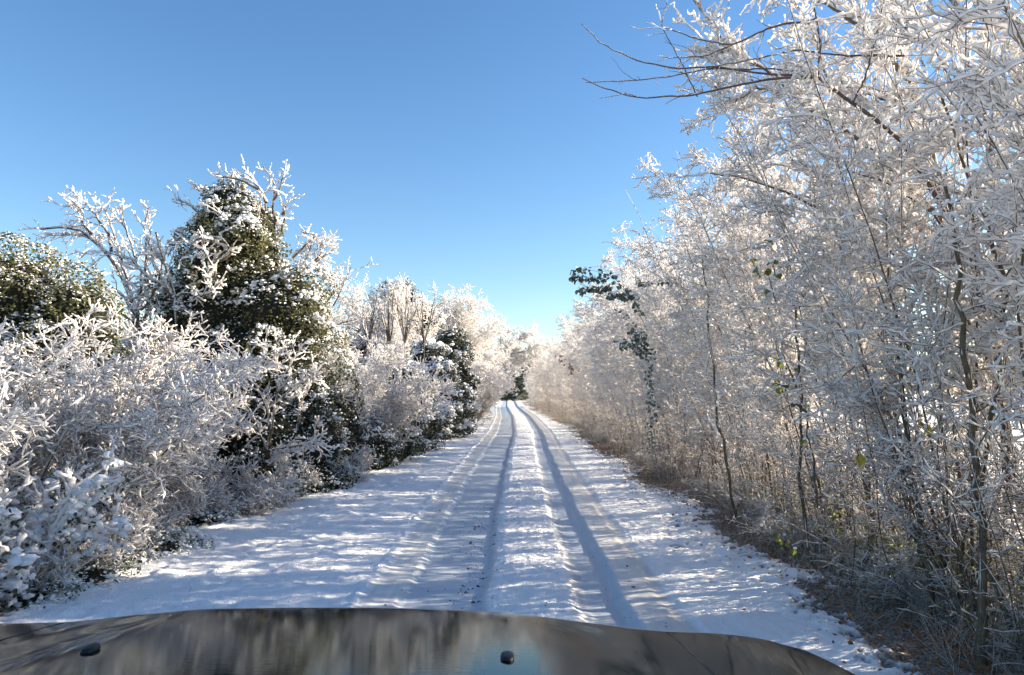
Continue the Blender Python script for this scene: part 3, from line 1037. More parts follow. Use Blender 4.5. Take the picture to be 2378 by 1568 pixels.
ivy_mass(e, 48, [lob(845, 1050, 16.8, 0.8, 0.9, 0.62, o4), lob(900, 1020, 18.5, 0.8, 0.9, 0.75, o4), lob(932, 1000, 20.0, 0.7, 0.9, 0.7, o4), lob(960, 985, 21.5, 0.8, 1.1, 0.8, o4)], 14000, 0.05, (60, 0.1, 0.28), 700, (0.02, 0.06), 0.35, M_DARKLEAF)

# snowy holly mound and dark ivy column further along
o5 = np.array((-3.6, 27.0, 0.0))
e = thing('holly_bush', 'dark holly mound capped with blue shaded snow at the left verge', 'bush', o5)
ivy_mass(e, 49, [lob(1010, 890, 27, 0.9, 0.9, 0.7, o5), lob(1000, 960, 26.5, 1.1, 1.1, 0.9, o5), lob(970, 990, 25, 0.9, 0.9, 0.8, o5), lob(1045, 960, 27.5, 0.7, 0.9, 0.9, o5), lob(950, 900, 27, 0.9, 0.9, 0.7, o5), lob(990, 840, 28, 0.8, 0.8, 0.6, o5)],
         20000, 0.07, (90, 0.15, 0.4), 1500, (0.03, 0.1), 0.45, M_DARKLEAF)
o5 = np.array((-3.0, 29.5, 0.0))
e = thing('ivy_column', 'dark green ivy covered trunk standing behind the snowy holly mound', 'tree', o5)
ivy_mass(e, 50, [lob(1045, 805, 29.5, 0.65, 0.7, 0.65, o5), lob(1030, 840, 29.5, 0.85, 0.7, 0.8, o5), lob(1055, 890, 29.5, 0.75, 0.7, 0.9, o5), lob(1062, 950, 29.5, 0.65, 0.7, 1.1, o5)],
         12000, 0.08, (60, 0.15, 0.35), 160, (0.03, 0.07), 0.12, M_DARKLEAF)

# small thorn tree with twisted brown trunk
Ye = 11.6
o6 = np.array((P(585, 1170, Ye)[0], Ye, 0.0))
e = thing('thorn_tree', 'small crooked thorn tree with orange brown trunk in front of the dark ivy', 'tree', o6)
rng = np.random.default_rng(51)
Wk = Acc()
tr_ = [np.array(px(o6, [(578, 1190, 0), (600, 1130, 0), (618, 1090, 0), (625, 1060, 0), (628, 1035, 0)], Ye))]
for q in range(5):
    tr_.append(tr_[0] + rng.normal(0, 0.035, (5, 3)))
tubes(Wk, np.stack(tr_), np.array([[.06, .05, .045, .04, .03]] + [[.028, .022, .02, .018, .012]] * 5), 7)
Wk.build('trunk', mat('orange_bark', (0.20, 0.10, 0.045), 0.85, 0.2, (0.08, 0.05, 0.03), 14, 0.8, 50), e)
pt = [[(628, 1060, 0), (625, 960, 0), (600, 900, 0), (560, 860, 0), (520, 820, 0), (500, 790, 0)], [(625, 1040, 0), (640, 940, 0), (655, 880, 0), (690, 830, 0), (700, 800, 0)], [(628, 1050, 0), (680, 1050, -.1), (720, 1020, -.2), (740, 1000, -.2)],
      [(625, 1050, 0), (600, 1000, 0), (575, 940, 0), (540, 900, 0)], [(640, 940, 0), (680, 900, 0), (720, 880, 0)], [(600, 900, 0), (610, 850, 0), (620, 815, 0)], [(655, 880, 0), (640, 840, 0), (650, 790, 0)],
      [(625, 1045, 0), (670, 1040, -.3), (720, 1030, -.5), (745, 1025, -.6)], [(600, 1000, 0), (560, 990, 0), (530, 960, 0)], [(690, 1000, 0), (700, 930, 0), (720, 890, 0), (735, 860, 0)]]
branch_obj(e, rng, [px(o6, t_, Ye) for t_ in pt], 0.020, 0.006, 'branchwork', M_BARK, 0.014, 13, (0.12, 0.42), 0.006, 14, 0.014, sub2=5)

# low snow-flecked growth along the left hedge foot
for q, (u, v, lab) in enumerate([(330, 1330, 'low dark tangle with snow at the foot of the big frosted bush'), (520, 1225, 'low snowy bramble mound between the white bush and the thorn tree'),
                                 (720, 1150, 'low snowy ivy mound at the verge right of the thorn trunk'), (120, 1420, 'low dark tangle beside the bonnet at the lower left')]):
    gp = G(u, v)
    gp[0] -= 0.25
    e = thing('ground_ivy', lab, 'ivy', gp)
    ivy_mass(e, 60 + q, [[-0.1, 0, 0.0, 0.5, 0.4, 0.24], [-0.6, -0.5, 0.0, 0.5, 0.4, 0.3], [0.1, 0.7, 0.0, 0.45, 0.5, 0.24]], 5200, 0.032, (50, 0.05, 0.14), 500, (0.006, 0.026), 0.9, M_FROSTLEAF, core=0.7)

# mid distance frosted trees
tp = [tree_proto(301, 8.6, 0.16, 13, 50, (15, 11, 5), 0.019, 0.9), tree_proto(302, 8.2, 0.15, 13, 58, (15, 11, 5), 0.019, 1.0, bias=(0.3, -0.2, 0))]


def tree(u, Y, pr_, lab, sc=1.0, rz=0.0):
    return use(pr_, USED, 'frosted_tree', lab, 'tree', ((u - 1189.0) / FPX * Y, Y, 0), rz, None, sc)



tree(930, 38, tp[0], 'broad frosted tree, left one of the pair rising behind the upright pollard shoots', (0.95, 0.95, 0.86), 0.5)
tree(1030, 41, tp[1], 'broad frosted tree leaning over the lane, right of the pair behind the pollard shoots', (0.9, 1.0, 0.86), 0.0)
tree(1062, 52, tp[0], 'frosted tree behind the ivy column, close to the lane on the left', (0.8, 0.8, 0.80), 2.4)
o_ = np.array((P(1100, 900, 62)[0], 62.0, 0.0))
e = thing('arching_tree', 'frosted tree whose branches arch over the far end of the lane', 'tree', o_)
pt = [[(1100, 950, 0), (1103, 890, 0), (1115, 850, 0), (1135, 825, 0), (1160, 800, 0), (1180, 770, 0)], [(1112, 860, 0), (1150, 848, 0), (1200, 845, 0), (1250, 825, 0)], [(1115, 850, 0), (1160, 815, 0), (1200, 792, 0), (1240, 778, 0)],
      [(1125, 835, 0), (1170, 825, 0), (1225, 815, 0), (1255, 800, 0)], [(1105, 880, 0), (1120, 860, -1), (1150, 830, -2), (1185, 800, -2)], [(1103, 890, 0), (1090, 840, 0), (1080, 790, 0), (1090, 750, 0)],
      [(1105, 870, 0), (1115, 820, 1), (1130, 780, 1), (1150, 750, 1)], [(1112, 860, 0), (1160, 838, 1), (1205, 825, 1), (1235, 840, 1)]]
branch_obj(e, np.random.default_rng(305), [px(o_, t_, 62) for t_ in pt], [0.16] + [0.07] * 7, [0.03] * 8, 'branchwork', M_BARK, 0.04, 60, (0.4, 1.4), 0.012, 14, 0.032, sub2=11)
tree(640, 34, tp[0], 'frosted tree far behind the ivy tree, seen through gaps on its right', (1.1, 1.1, 0.75), 1.1)
tree(250, 30, tp[1], 'frosted tree far behind the leaning shaded tree', (1.2, 1.2, 0.62), 2.1)
tree(-20, 32, tp[0], 'frosted tree far behind the ivy bush at the left edge', (1.2, 1.2, 0.6), 0.1)
tree(850, 34, tp[1], 'blue shaded frosted tree between the ivy tree and the broad pair', (0.65, 0.65, 0.78), 1.9)

# ivy clot in the mid trees
o7 = np.array((P(940, 900, 37)[0], 37, 0.0))
e = thing('ivy_tree', 'dark ivy crown half hidden in the frosted tree above the pollard shoots', 'tree', o7)
ivy_mass(e, 70, [lob(930, 690, 37, 0.8, 0.7, 0.6, o7), lob(970, 740, 37, 0.9, 0.7, 0.9, o7), lob(890, 760, 37, 1.0, 0.8, 0.9, o7), lob(860, 820, 37, 1.2, 0.8, 1.2, o7), lob(950, 860, 37, 1.6, 0.8, 1.6, o7)],
         12000, 0.09, (80, 0.2, 0.5), 900, (0.05, 0.13), 0.6, M_DARKLEAF)
W = Acc()
tubes(W, np.array([[(0, 0, -0.1), (0.1, 0, 1.5), (0.1, 0, 4.5)]], dtype=float), np.array([[.2, .16, .1]]), 8)
W.build('trunk', M_BARK, e)

# upright pollard shoots
Yp = 27.0
rng = np.random.default_rng(72)
o8 = np.array((P(910, 900, Yp)[0], Yp, 0.0))
e = thing('pollard', 'row of upright cream lit bare shoots sprouting above the frosted hedge, mid left', 'tree', o8)
pt = []
for uc in (855, 905, 940, 985):
    pt.append([(uc, 1000, 0), (uc, 880, 0), (uc, 790, 0)])
    for j in range(7):
        a_ = rng.uniform(-32, 32)
        pt.append([(uc, 800, 0), (uc + a_ * 0.5, 745, rng.uniform(-.3, .3)), (uc + a_, rng.uniform(665, 715), rng.uniform(-.4, .4))])
n_ = len(pt)
branch_obj(e, rng, [px(o8, t_, Yp) for t_ in pt], 0.03, 0.010, 'branchwork', M_BARK, 0.018, 2, (0.15, 0.5), 0.01, 10, 0.018, ang=25)

# left hedge further down the lane
rng = np.random.default_rng(9)
y = 31.0
k = 0
while y < 60:
    pr_ = [hp[0], lb[1], hp[2], lb[0]][k % 4]
    s_ = rng.uniform(0.62, 0.8) if pr_ in hp else rng.uniform(1.2, 1.6)
    use(pr_, USED, 'hedge_shrub', 'frosted shrub of the left hedge under the arching trees', 'hedge shrub', (lfoot(y) - 0.9 + rng.normal(0, 0.2), y, 0), 3.0 + rng.normal(0, 0.4), 'frosted shrubs of the far left hedge', s_)
    y += rng.uniform(1.3, 2.0) * (1 + max(0, y - 50) / 60)
    k += 1
# brambly fill between the first left bushes and behind them
for q, (x_, y_, s_, lab) in enumerate([(-5.9, 12.2, 1.0, 'frosted bush in the shadow behind the two big left bushes'), (-4.9, 16.2, 0.95, 'frosted bush pressed against the right side of the dark ivy thicket'),
                                       (-5.2, 20.5, 1.15, 'frosted bush behind the dark ivy clump on the left verge'), (-6.2, 25.5, 1.4, 'tall frosted bush below the upright pollard shoots'), (-5.0, 30.5, 1.4, 'frosted bush between the pollard shoots and the ivy column'), (-8.0, 21.0, 1.4, 'shaded frosted bush far back behind the ivy tree')]):
    use(lb[q % 3], USED, 'frosted_bush', lab, 'bush', (x_, y_, 0), q * 1.3, None, s_)

# dark trees closing the lane
for q, (u, v, Yq, rx, rz_, lab) in enumerate([(1190, 880, 122, 2.6, 5.0, 'dark blue shaded evergreen closing the end of the lane'), (1168, 860, 128, 2.4, 7.0, 'tall slim dark evergreen at the left of the lane end'), (1212, 850, 132, 2.8, 8.0, 'tall dark evergreen at the right of the lane end'), (1130, 880, 140, 5.0, 5.0, 'broad dark tree beyond the far left hedge end'), (1192, 850, 150, 4.6, 8.2, 'rounded dark tree behind the evergreens at the lane end'), (1246, 850, 160, 5.0, 8.0, 'dark tree beyond the far end of the right hedge')]):
    o9 = np.array((P(u, v, Yq)[0], Yq, 0.0))
    e = thing('evergreen_tree', lab, 'tree', o9)
    ivy_mass(e, 80 + q, [[0, 0, rz_ * 0.5, rx, rx, rz_ * 0.5], [rx * 0.3, -0.3, rz_ * 0.8, rx * 0.6, rx * 0.6, rz_ * 0.3], [-rx * 0.4, -0.3, rz_ * 0.6, rx * 0.6, rx * 0.6, rz_ * 0.35]], 20000, 0.15, (90, 0.3, 0.9), 250, (0.1, 0.22), 0.2, M_DARKLEAF)
    W = Acc()
    tubes(W, np.array([[(0, 0, -0.1), (0.0, 0, 1.5), (0.0, 0, rz_ * 0.7)]], dtype=float), np.array([[.3, .25, .15]]), 8)
    W.build('trunk', M_BARK, e)

# ------------------------------------------------------------------ overhanging dark branches at the upper right
Yo = 6.2
o10 = np.array((5.4, 6.6, 0.0))
e = thing('overhanging_tree', 'leafless tree whose long dark branches reach left across the sky from the right hedge', 'tree', o10)
rng = np.random.default_rng(90)
pt = [[(2340, 1200, .4), (2330, 900, .4), (2250, 600, .3), (2100, 330, .1), (1980, 240, 0), (1900, 180, 0)],
      [(1900, 180, 0), (1800, 182, 0), (1700, 200, 0), (1600, 222, 0), (1480, 228, 0), (1400, 205, 0), (1352, 182, 0)],
      [(1900, 178, 0), (1780, 172, .1), (1650, 155, .1), (1560, 160, .1), (1480, 142, .1), (1400, 105, .1), (1350, 55, .1)],
      [(1890, 170, .1), (1780, 160, .2), (1640, 160, .2), (1560, 178, .2), (1460, 188, .2), (1360, 192, .2)],
      [(2100, 130, .1), (1950, 130, .1), (1850, 115, .1), (1740, 140, .1), (1640, 160, .1)],
      [(1900, 180, 0), (1905, 100, 0), (1895, 40, 0), (1880, -40, 0)],
      [(1895, 45, 0), (1800, 60, 0), (1700, 105, 0), (1620, 92, 0), (1540, 62, 0)],
      [(1700, 105, 0), (1640, 130, 0), (1560, 135, .1), (1535, 132, .1)],
      [(1620, 225, .3), (1575, 130, .3), (1535, 60, .3), (1550, 0, .3)],
      [(1980, 240, 0), (2010, 180, 0), (2040, 60, 0), (2070, -60, 0)],
      [(2250, 600, .3), (2150, 480, .2), (2050, 420, .2), (1980, 400, .2)],
      [(2330, 900, .3), (2260, 780, .1), (2180, 700, 0), (2080, 660, 0)]]
branch_obj(e, rng, [px(o10, t_, Yo) for t_ in pt], [0.038, .012, .011, .008, .010, .011, .010, .006, .006, .010, .011, .011], [0.013, .0035, .003, .003, .004, .006, .004, .003, .003, .006, .006, .006],
           'branchwork', M_DARKTWIG, 0.0028, 6, (0.06, 0.35), 0.0035, 30, 0.004, bare=0.4, wob=0.003)
# pale rimed limbs of the near right trees
o11 = np.array((4.6, 7.4, 0.0))
e = thing('rimed_tree', 'rime coated tree at the upper right with thick feathers of snow on its limbs', 'tree', o11)
pt = [[(2378, 1200, 0), (2300, 800, 0), (2200, 500, 0), (2120, 200, 0), (2060, 0, 0), (2000, -120, 0)], [(2200, 520, 0), (2000, 330, 0), (1860, 240, 0), (1780, 160, 0), (1700, 120, 0), (1640, 40, 0), (1590, -30, 0)],
      [(2120, 200, 0), (2000, 60, 0), (1900, 0, 0), (1800, -60, 0)], [(2300, 800, 0), (2100, 600, 0), (1900, 480, 0), (1760, 420, 0), (1640, 400, 0)], [(2250, 650, .3), (2050, 400, .3), (1930, 200, .3), (1880, 60, .3), (1820, -40, .3)],
      [(2300, 800, 0), (2330, 500, 0), (2280, 200, 0), (2300, -60, 0)], [(1780, 160, 0), (1700, 130, 0), (1640, 110, 0)], [(1860, 240, 0), (1760, 200, 0), (1700, 240, 0), (1660, 200, 0)],
      [(2280, 200, 0), (2200, 90, 0), (2080, 40, 0), (1960, 40, 0)], [(2330, 500, 0), (2378, 330, 0), (2400, 150, 0), (2420, 0, 0)], [(2200, 300, -.5), (2080, 240, -.5), (1960, 200, -.5), (1880, 230, -.5)]]
branch_obj(e, rng, [px(o11, t_, 7.4) for t_ in pt], [0.055, .03, .03, .028, .03, .045, .012, .012, .02, .02, .016], [0.016] + [.007] * 10, 'branchwork', M_BARK, 0.013, 24, (0.15, 0.6), 0.006, 22, 0.015, sub2=6, bare=0.05, feather=0.03)

# ------------------------------------------------------------------ leafy climber shoots in the right hedge
def leafy(name, label, paths, Y, nleaf, size, material, seed, spread=0.05, snowf=0.5, cat='climber', r=0.006):
    rng = np.random.default_rng(seed)
    b0 = P(paths[0][0][0], paths[0][0][1], Y + paths[0][0][2])
    o_ = np.array((b0[0], b0[1], 0.0))
    e_ = thing(name, label, cat, o_)
    ps = [px(o_, t_, Y) for t_ in paths]
    branch_obj(e_, rng, ps, r, r * 0.4, 'stem', M_DARKTWIG, 0, 0, Pn=16)
    F, N_ = Acc(), Acc()
    for pth in ps:
        pth = np.array(pth)
        s_ = np.concatenate([[0], np.cumsum(np.linalg.norm(np.diff(pth, axis=0), axis=1))])
        x_ = rng.uniform(0.12 if len(pth) > 3 else 0, 1, nleaf) * s_[-1]
        q_ = np.stack([np.interp(x_, s_, pth[:, k_]) for k_ in range(3)], 1) + rng.normal(0, spread, (nleaf, 3))
        nn_ = nrm(rng.normal(size=(nleaf, 3)) * 0.8 + np.array((-0.4, -0.9, 0.5)))
        if nleaf < 10:                      # big single leaves: each a part, its snow cap a sub-part
            for j_ in range(nleaf):
                L1, L2 = Acc(), Acc()
                leaves(L1, rng, q_[j_:j_ + 1], nn_[j_:j_ + 1], size, 1.4, 0.85)
                lo_ = L1.build('leaf', material, e_, smooth=False)
                if rng.random() < snowf:
                    blobs(L2, rng, q_[j_:j_ + 1] + np.array([[0, 0, size * 0.12]]), size * 0.33, 0.6, 0.2)
                    L2.build('snow_cap', M_SNOW, lo_)
            continue
        leaves(F, rng, q_, nn_, size, 1.4, 0.85)
        m_ = rng.random(nleaf) < snowf
        leaves(N_, rng, q_[m_] + np.array((0, -0.004, 0.012)), nrm(nn_[m_] + np.array((0, 0, .5))), size * 0.7, 1.4, 0.8)
    if F.n:
        F.build('foliage', material, e_, smooth=False)
    if N_.n:
        N_.build('snow_coat', M_SNOW, e_)['kind'] = 'stuff'
    return e_


leafy('leafy_shoot', 'dark frosted leafy spray jutting left into the sky from the right hedge', [[(1500, 760, .3), (1470, 690, 0), (1420, 640, 0), (1370, 625, 0), (1330, 628, 0)], [(1420, 668, 0), (1380, 668, 0), (1345, 676, 0)], [(1400, 650, 0), (1360, 645, 0), (1325, 645, 0)], [(1470, 690, 0), (1430, 685, 0), (1410, 690, 0)], [(1580, 650, .3), (1540, 655, .1), (1480, 660, 0)]], 13.5, 60, 0.085, M_FROSTLEAF, 401, 0.028, 0.5)
leafy('leafy_shoot', 'tall dark leafy climber hanging down the face of the right hedge', [[(1515, 1060, 0), (1510, 960, 0), (1512, 880, 0), (1500, 820, 0), (1470, 760, 0), (1440, 720, 0)], [(1505, 830, 0), (1475, 800, -.1), (1440, 800, -.1)], [(1510, 830, 0), (1490, 790, 0), (1475, 770, 0)]], 13.2, 110, 0.068, M_FROSTLEAF, 402, 0.05, 0.7)
leafy('leafy_shoot', 'short brown leafed sprig high on the distant right hedge', [[(1335, 880, 0), (1320, 850, 0), (1300, 828, 0), (1278, 815, 0)]], 28, 26, 0.10, M_BLEAF, 403, 0.08, 0.5)
leafy('leafy_shoot', 'shoot with a few large yellow green leaves under snow blobs, upper right hedge', [[(1800, 700, .2), (1785, 640, 0), (1775, 620, 0)], [(1760, 640, 0), (1745, 600, 0), (1742, 585, 0)], [(1800, 640, 0), (1795, 605, 0)], [(1790, 560, 0), (1785, 540, 0)]], 6.4, 4, 0.06, M_GLEAF, 404, 0.015, 0.9)
leafy('leafy_shoot', 'crooked dark stem with green leaves under snow in the right hedge', [[(1900, 1180, 0), (1890, 1080, 0), (1870, 1000, 0), (1880, 950, 0), (1850, 905, 0)], [(1875, 960, 0), (1845, 935, 0), (1828, 945, 0)], [(1850, 900, 0), (1830, 850, 0), (1820, 825, 0)], [(1830, 900, 0), (1800, 890, 0)]], 7.0, 5, 0.062, M_GLEAF, 405, 0.02, 0.9, r=0.012)
leafy('leafy_shoot', 'twig holding single yellow and amber leaves near the right edge', [[(2160, 1000, 0), (2130, 975, 0)], [(2360, 850, 0), (2350, 815, 0)], [(1990, 1060, 0), (2000, 1055, 0)]], 5.6, 2, 0.07, M_YLEAF, 406, 0.01, 0.3)
leafy('leafy_shoot', 'low green leafed shoot over the verge below the right hedge', [[(1850, 1310, 0), (1840, 1270, -.1), (1810, 1235, -.2)]], 7.0, 9, 0.05, M_GLEAF, 407, 0.03, 0.4)

# large trunks visible in the lower right hedge
rng = np.random.default_rng(95)
for q, (u, v, Yq, u2, v2, r_, lab) in enumerate([(2290, 1580, 4.9, 2262, 950, 0.04, 'thick upright mossy trunk in the right hedge by the bottom right corner'), (1990, 1370, 7.0, 2030, 1230, 0.045, 'short leaning grey trunk rising out of orange leaf litter'),
                                                 (2150, 1440, 5.9, 2120, 1150, 0.036, 'slim mossy trunk left of the thick upright one'), (1895, 1330, 7.6, 1860, 900, 0.026, 'slim dark trunk beside the crooked leafy stem'),
                                                 (1720, 1210, 10.0, 1650, 800, 0.028, 'dark trunk in the middle of the near right hedge'), (2370, 1500, 5.2, 2350, 700, 0.03, 'mossy trunk cut by the right edge of the photo')]):
    b = np.array((P(u, v, Yq)[0], Yq, 0.0))
    e = thing('hedge_tree', lab, 'tree', b)
    t_ = P(u2, v2, Yq + 0.2)
    sp = [[(0, 0, -0.1), tuple((t_ - b) * np.array((0.4, 0.4, 0.45)) + rng.normal(0, 0.11, 3)), tuple(t_ - b), tuple((t_ - b) * np.array((1.3, 1.3, 1)) + np.array((rng.normal(-.1, .2), 0.1, 1.6)))]]
    branch_obj(e, rng, sp, r_ * 0.8, r_ * 0.3, 'trunk', M_BARKG, 0.004, 14, (0.2, 0.6), 0.006, 18, 0.008, sub2=5, bare=0.3, wob=0.022)

# ------------------------------------------------------------------ undergrowth, leaf litter, grit (nobody could count them)
rng = np.random.default_rng(12)
n = 11000
yy = 3.2 + 22 * rng.random(n) ** 1.8
xx = rfoot(yy) + rng.normal(0.35, 0.42, n) - 0.1
zz = surf(xx, yy)[0]
F = Acc()
leaves(F, rng, np.stack([xx, yy, zz + 0.012 + 0.015 * rng.random(n)], 1), rng.normal(size=(n, 3)) * 0.55 + np.array((0, 0, 1)), 0.031, 0, 0.75, 0.6)
o = F.build('leaf_litter', M_BLEAF, None, smooth=False)
o['kind'] = 'stuff'
o['label'] = 'orange brown fallen leaves scattered along the foot of the right hedge'
o['category'] = 'leaf litter'
n = 12000
yy = 3.2 + 55 * rng.random(n) ** 1.7
xx = rfoot(yy) + rng.normal(0.30, 0.28, n)
zz = surf(xx, yy)[0]
W, N_ = Acc(), Acc()
c = grow(rng, np.stack([xx, yy, zz - 0.02], 1), rng.normal(size=(n, 3)) * 0.45 + np.array((0, 0, 1)), rng.uniform(0.10, 0.45, n), 4, 0.2, -0.12)
tubes(W, c, taper(rng.uniform(0.0016, 0.0035, n), 4, 0.4), 3)
o = W.build('undergrowth', M_GRASS, None)
o['kind'] = 'stuff'
o['label'] = 'dry brown grass and dead stems at the foot of the right hedge'
o['category'] = 'undergrowth'
n = 11000
yy = 3.2 + 8 * rng.random(n) ** 1.4
xx = rfoot(yy) + 0.25 + np.abs(rng.normal(0, 0.8, n))
cl = fbm(xx * 2.2, yy * 2.2, 2, 7)
ok = cl > 0.42
xx, yy = xx[ok], yy[ok]
n = len(xx)
zz = surf(xx, yy)[0] + 0.05 + 0.45 * rng.random(n) ** 1.5
pp = np.stack([xx, yy, zz], 1)
F, N_ = Acc(), Acc()
nn = rng.normal(size=(n, 3)) * 0.6 + np.array((0, -0.3, 0.9))
leaves(F, rng, pp, nn, 0.048, 0.3, 0.8)
o = F.build('bramble_leaf', mat('frosted_bramble', (0.17, 0.19, 0.07), 0.7, 0.2, (0.42, 0.41, 0.32), 18, trans=0.3, transcol=(0.45, 0.46, 0.15)), None, smooth=False)
o.name = 'bramble_cover'
o['kind'] = 'stuff'
o['label'] = 'frosted olive green bramble leaves carpeting the lower right corner'
o['category'] = 'ground cover'
# arching bramble canes among them, low twiggy growth
n = 420
yy = 3.3 + 9 * rng.random(n)
xx = rfoot(yy) + 0.2 + np.abs(rng.normal(0, 0.6, n))
c = grow(rng, np.stack([xx, yy, np.zeros(n)], 1), rng.normal(size=(n, 3)) * 0.6 + np.array((-0.2, 0, 1)), rng.uniform(0.3, 1.0, n), 8, 0.14, -0.10)
W, N_ = Acc(), Acc()
rr_ = taper(np.full(n, 0.0035), 8, 0.5)
tubes(W, c, rr_, 4)
snow_on(N_, rng, c, rr_, 0.005, 4, 0.3, None, 0, 2)
W.build('bramble_cane', M_TWIG)
o = bpy.data.objects['bramble_cane']
o['kind'] = 'stuff'
o['label'] = 'thin arching canes in the undergrowth of the near right hedge'
o['category'] = 'undergrowth'
o2_ = N_.build('cane_frost', M_RIME, o)

# stones on the left wheel track
n = 520
yy = 4.6 + 7.5 * rng.random(n) ** 1.2
xx = shift(yy) - 0.36 + rng.normal(0, 0.13, n) - 0.10 * (yy - 7) * 0.12
ex = rng.random(n) < 0.3
xx[ex] = rng.uniform(-1.2, 1.3, ex.sum())
zz = surf(xx, yy)[0]
B = Acc()
blobs(B, rng, np.stack([xx, yy, zz + 0.001], 1), np.where(rng.random(n) < 0.06, 0.016, 0.006) * rng.uniform(0.5, 1.2, n), 0.7, 0.2)
o = B.build('grit', M_STONE, None, smooth=False)
o['kind'] = 'stuff'
o['label'] = 'dark grit and small stones strewn along the left wheel track'
o['category'] = 'grit'

# a few stems poking through the left verge
n = 260
yy = 5.2 + 20 * rng.random(n) ** 1.5
xx = lfoot(yy) + rng.uniform(0.1, 2.0, n)
zz = surf(xx, yy)[0]
W = Acc()
c = grow(rng, np.stack([xx, yy, zz - 0.02], 1), rng.normal(size=(n, 3)) * 0.8 + np.array((0, 0, 1)), rng.uniform(0.03, 0.09, n), 4, 0.25, -0.1)
tubes(W, c, taper(np.full(n, 0.002), 4, 0.5), 3)
o = W.build('grass', M_GRASS)
o['kind'] = 'stuff'
o['label'] = 'short grass tips poking through the snow of the left verge'
o['category'] = 'grass'


# ------------------------------------------------------------------ the car whose bonnet fills the bottom of the view
def paint():
    m = bpy.data.materials.new('black_paint')
    m.use_nodes = True
    nt = m.node_tree
    b = nt.nodes['Principled BSDF']
    b.inputs['Base Color'].default_value = (0.060, 0.076, 0.090, 1)
    b.inputs['Metallic'].default_value = 1.0
    b.inputs['Roughness'].default_value = 0.06
    b.inputs['Specular IOR Level'].default_value = 0.0
    b.inputs['Coat IOR'].default_value = 1.25
    b.inputs['Coat Weight'].default_value = 0.0
    b.inputs['Specular Tint'].default_value = (0.66, 0.70, 0.74, 1)
    b.inputs['Coat Roughness'].default_value = 0.05
    tc = nt.nodes.new('ShaderNodeTexCoord')
    mp = nt.nodes.new('ShaderNodeMapping')
    mp.inputs['Scale'].default_value = (22, 150, 2)
    n = nt.nodes.new('ShaderNodeTexNoise')
    n.inputs['Scale'].default_value = 1.0
    n.inputs['Detail'].default_value = 3
    bp = nt.nodes.new('ShaderNodeBump')
    bp.inputs['Strength'].default_value = 0.04
    bp.inputs['Distance'].default_value = 0.003
    L = nt.links.new
    L(tc.outputs['Object'], mp.inputs[0])
    L(mp.outputs[0], n.inputs['Vector'])
    L(n.outputs[0], bp.inputs['Height'])
    L(bp.outputs[0], b.inputs['Normal'])
    L(bp.outputs[0], b.inputs['Coat Normal'])
    n2 = nt.nodes.new('ShaderNodeTexNoise')
    n2.inputs['Scale'].default_value = 5
    n2.inputs['Detail'].default_value = 5
    L(tc.outputs['Object'], n2.inputs['Vector'])
    mr = nt.nodes.new('ShaderNodeMapRange')
    mr.inputs[1].default_value = 0.35
    mr.inputs[2].default_value = 0.7
    mr.inputs[3].default_value = 0.02
    mr.inputs[4].default_value = 0.035
    L(n2.outputs[0], mr.inputs[0])
    L(mr.outputs[0], b.inputs['Coat Roughness'])
    return m


M_PAINT = paint()
M_RUB = mat('black_rubber', (0.012, 0.012, 0.014), 0.5, 0.3)
M_TYRE = mat('tyre_rubber', (0.02, 0.02, 0.02), 0.85, 0.2, None, 8, 0.4, 30)
CX = -0.42
edge_u = np.array([-200, 0, 200, 270, 340, 500, 700, 900, 1100, 1250, 1400, 1500, 1650, 1740, 1800, 1850])
edge_v = np.array([1462, 1449, 1446, 1439, 1428, 1414, 1411, 1411, 1417, 1430, 1451, 1465, 1471, 1482, 1497, 1530])


def De(x):
    return 2.28 - 0.10 * (x - CX) ** 2


xe = np.linspace(-1.62, 0.80, 130)
ze = []
for x_ in xe:
    Yv = De(x_)
    u_ = 1189 + FPX * x_ / (Yv * 1.02)
    v_ = np.interp(u_, edge_u, edge_v)
    ze.append(P(u_, v_, Yv)[2])
ze = np.array(ze)
ker = np.ones(7) / 7
ze = np.convolve(np.pad(ze, 3, mode='edge'), ker, 'valid')
# lengthwise profile: almost level behind, rolling over ever faster towards the nose
sq = np.concatenate([np.linspace(1.26, 0.10, 50), np.linspace(0.095, -0.09, 38)])
th = np.radians(6.2 + 3.0 * np.exp(-np.maximum(sq, 0) / 0.25) + 74 * (1 / (1 + np.exp((sq + 0.035) / 0.014))))
zz_ = np.concatenate([[0], np.cumsum(-np.tan(th[1:]) * np.clip(-np.diff(sq), 0, 1))])
i0 = np.argmin(np.abs(np.degrees(th) - 16.5))
zz_ -= zz_[i0]
nt_ = len(sq)
tt = 1 - sq / 1.26
V = np.zeros((nt_, len(xe), 3))
for i_ in range(nt_):
    V[i_, :, 0] = xe
    V[i_, :, 1] = De(xe) + (1 if sq[i_] < 0 else (De(xe) - 1.02) / 1.26) * (-sq[i_] + sq[i0])
    V[i_, :, 2] = ze + zz_[i_]
# creased valley between the raised centre and the wings
for s_, xb in ((1, 0.12), (-1, -0.98)):
    for i_, t_ in enumerate(tt):
        back = max(0, 1 - t_)
        xv = xb + s_ * (0.05 + 0.20 * back)
        V[i_, :, 2] -= 0.013 * np.exp(-((xe - xv) / 0.085) ** 2) * min(1, back * 8 + 0.15)


def sheet(V_):
    a_ = Acc()
    n0, n1 = V_.shape[:2]
    i_ = np.arange(n0 - 1)[:, None] * n1 + np.arange(n1 - 1)[None]
    a_.add(V_.reshape(-1, 3), np.stack([i_, i_ + 1, i_ + n1 + 1, i_ + n1], -1).reshape(-1, 4))
    return a_


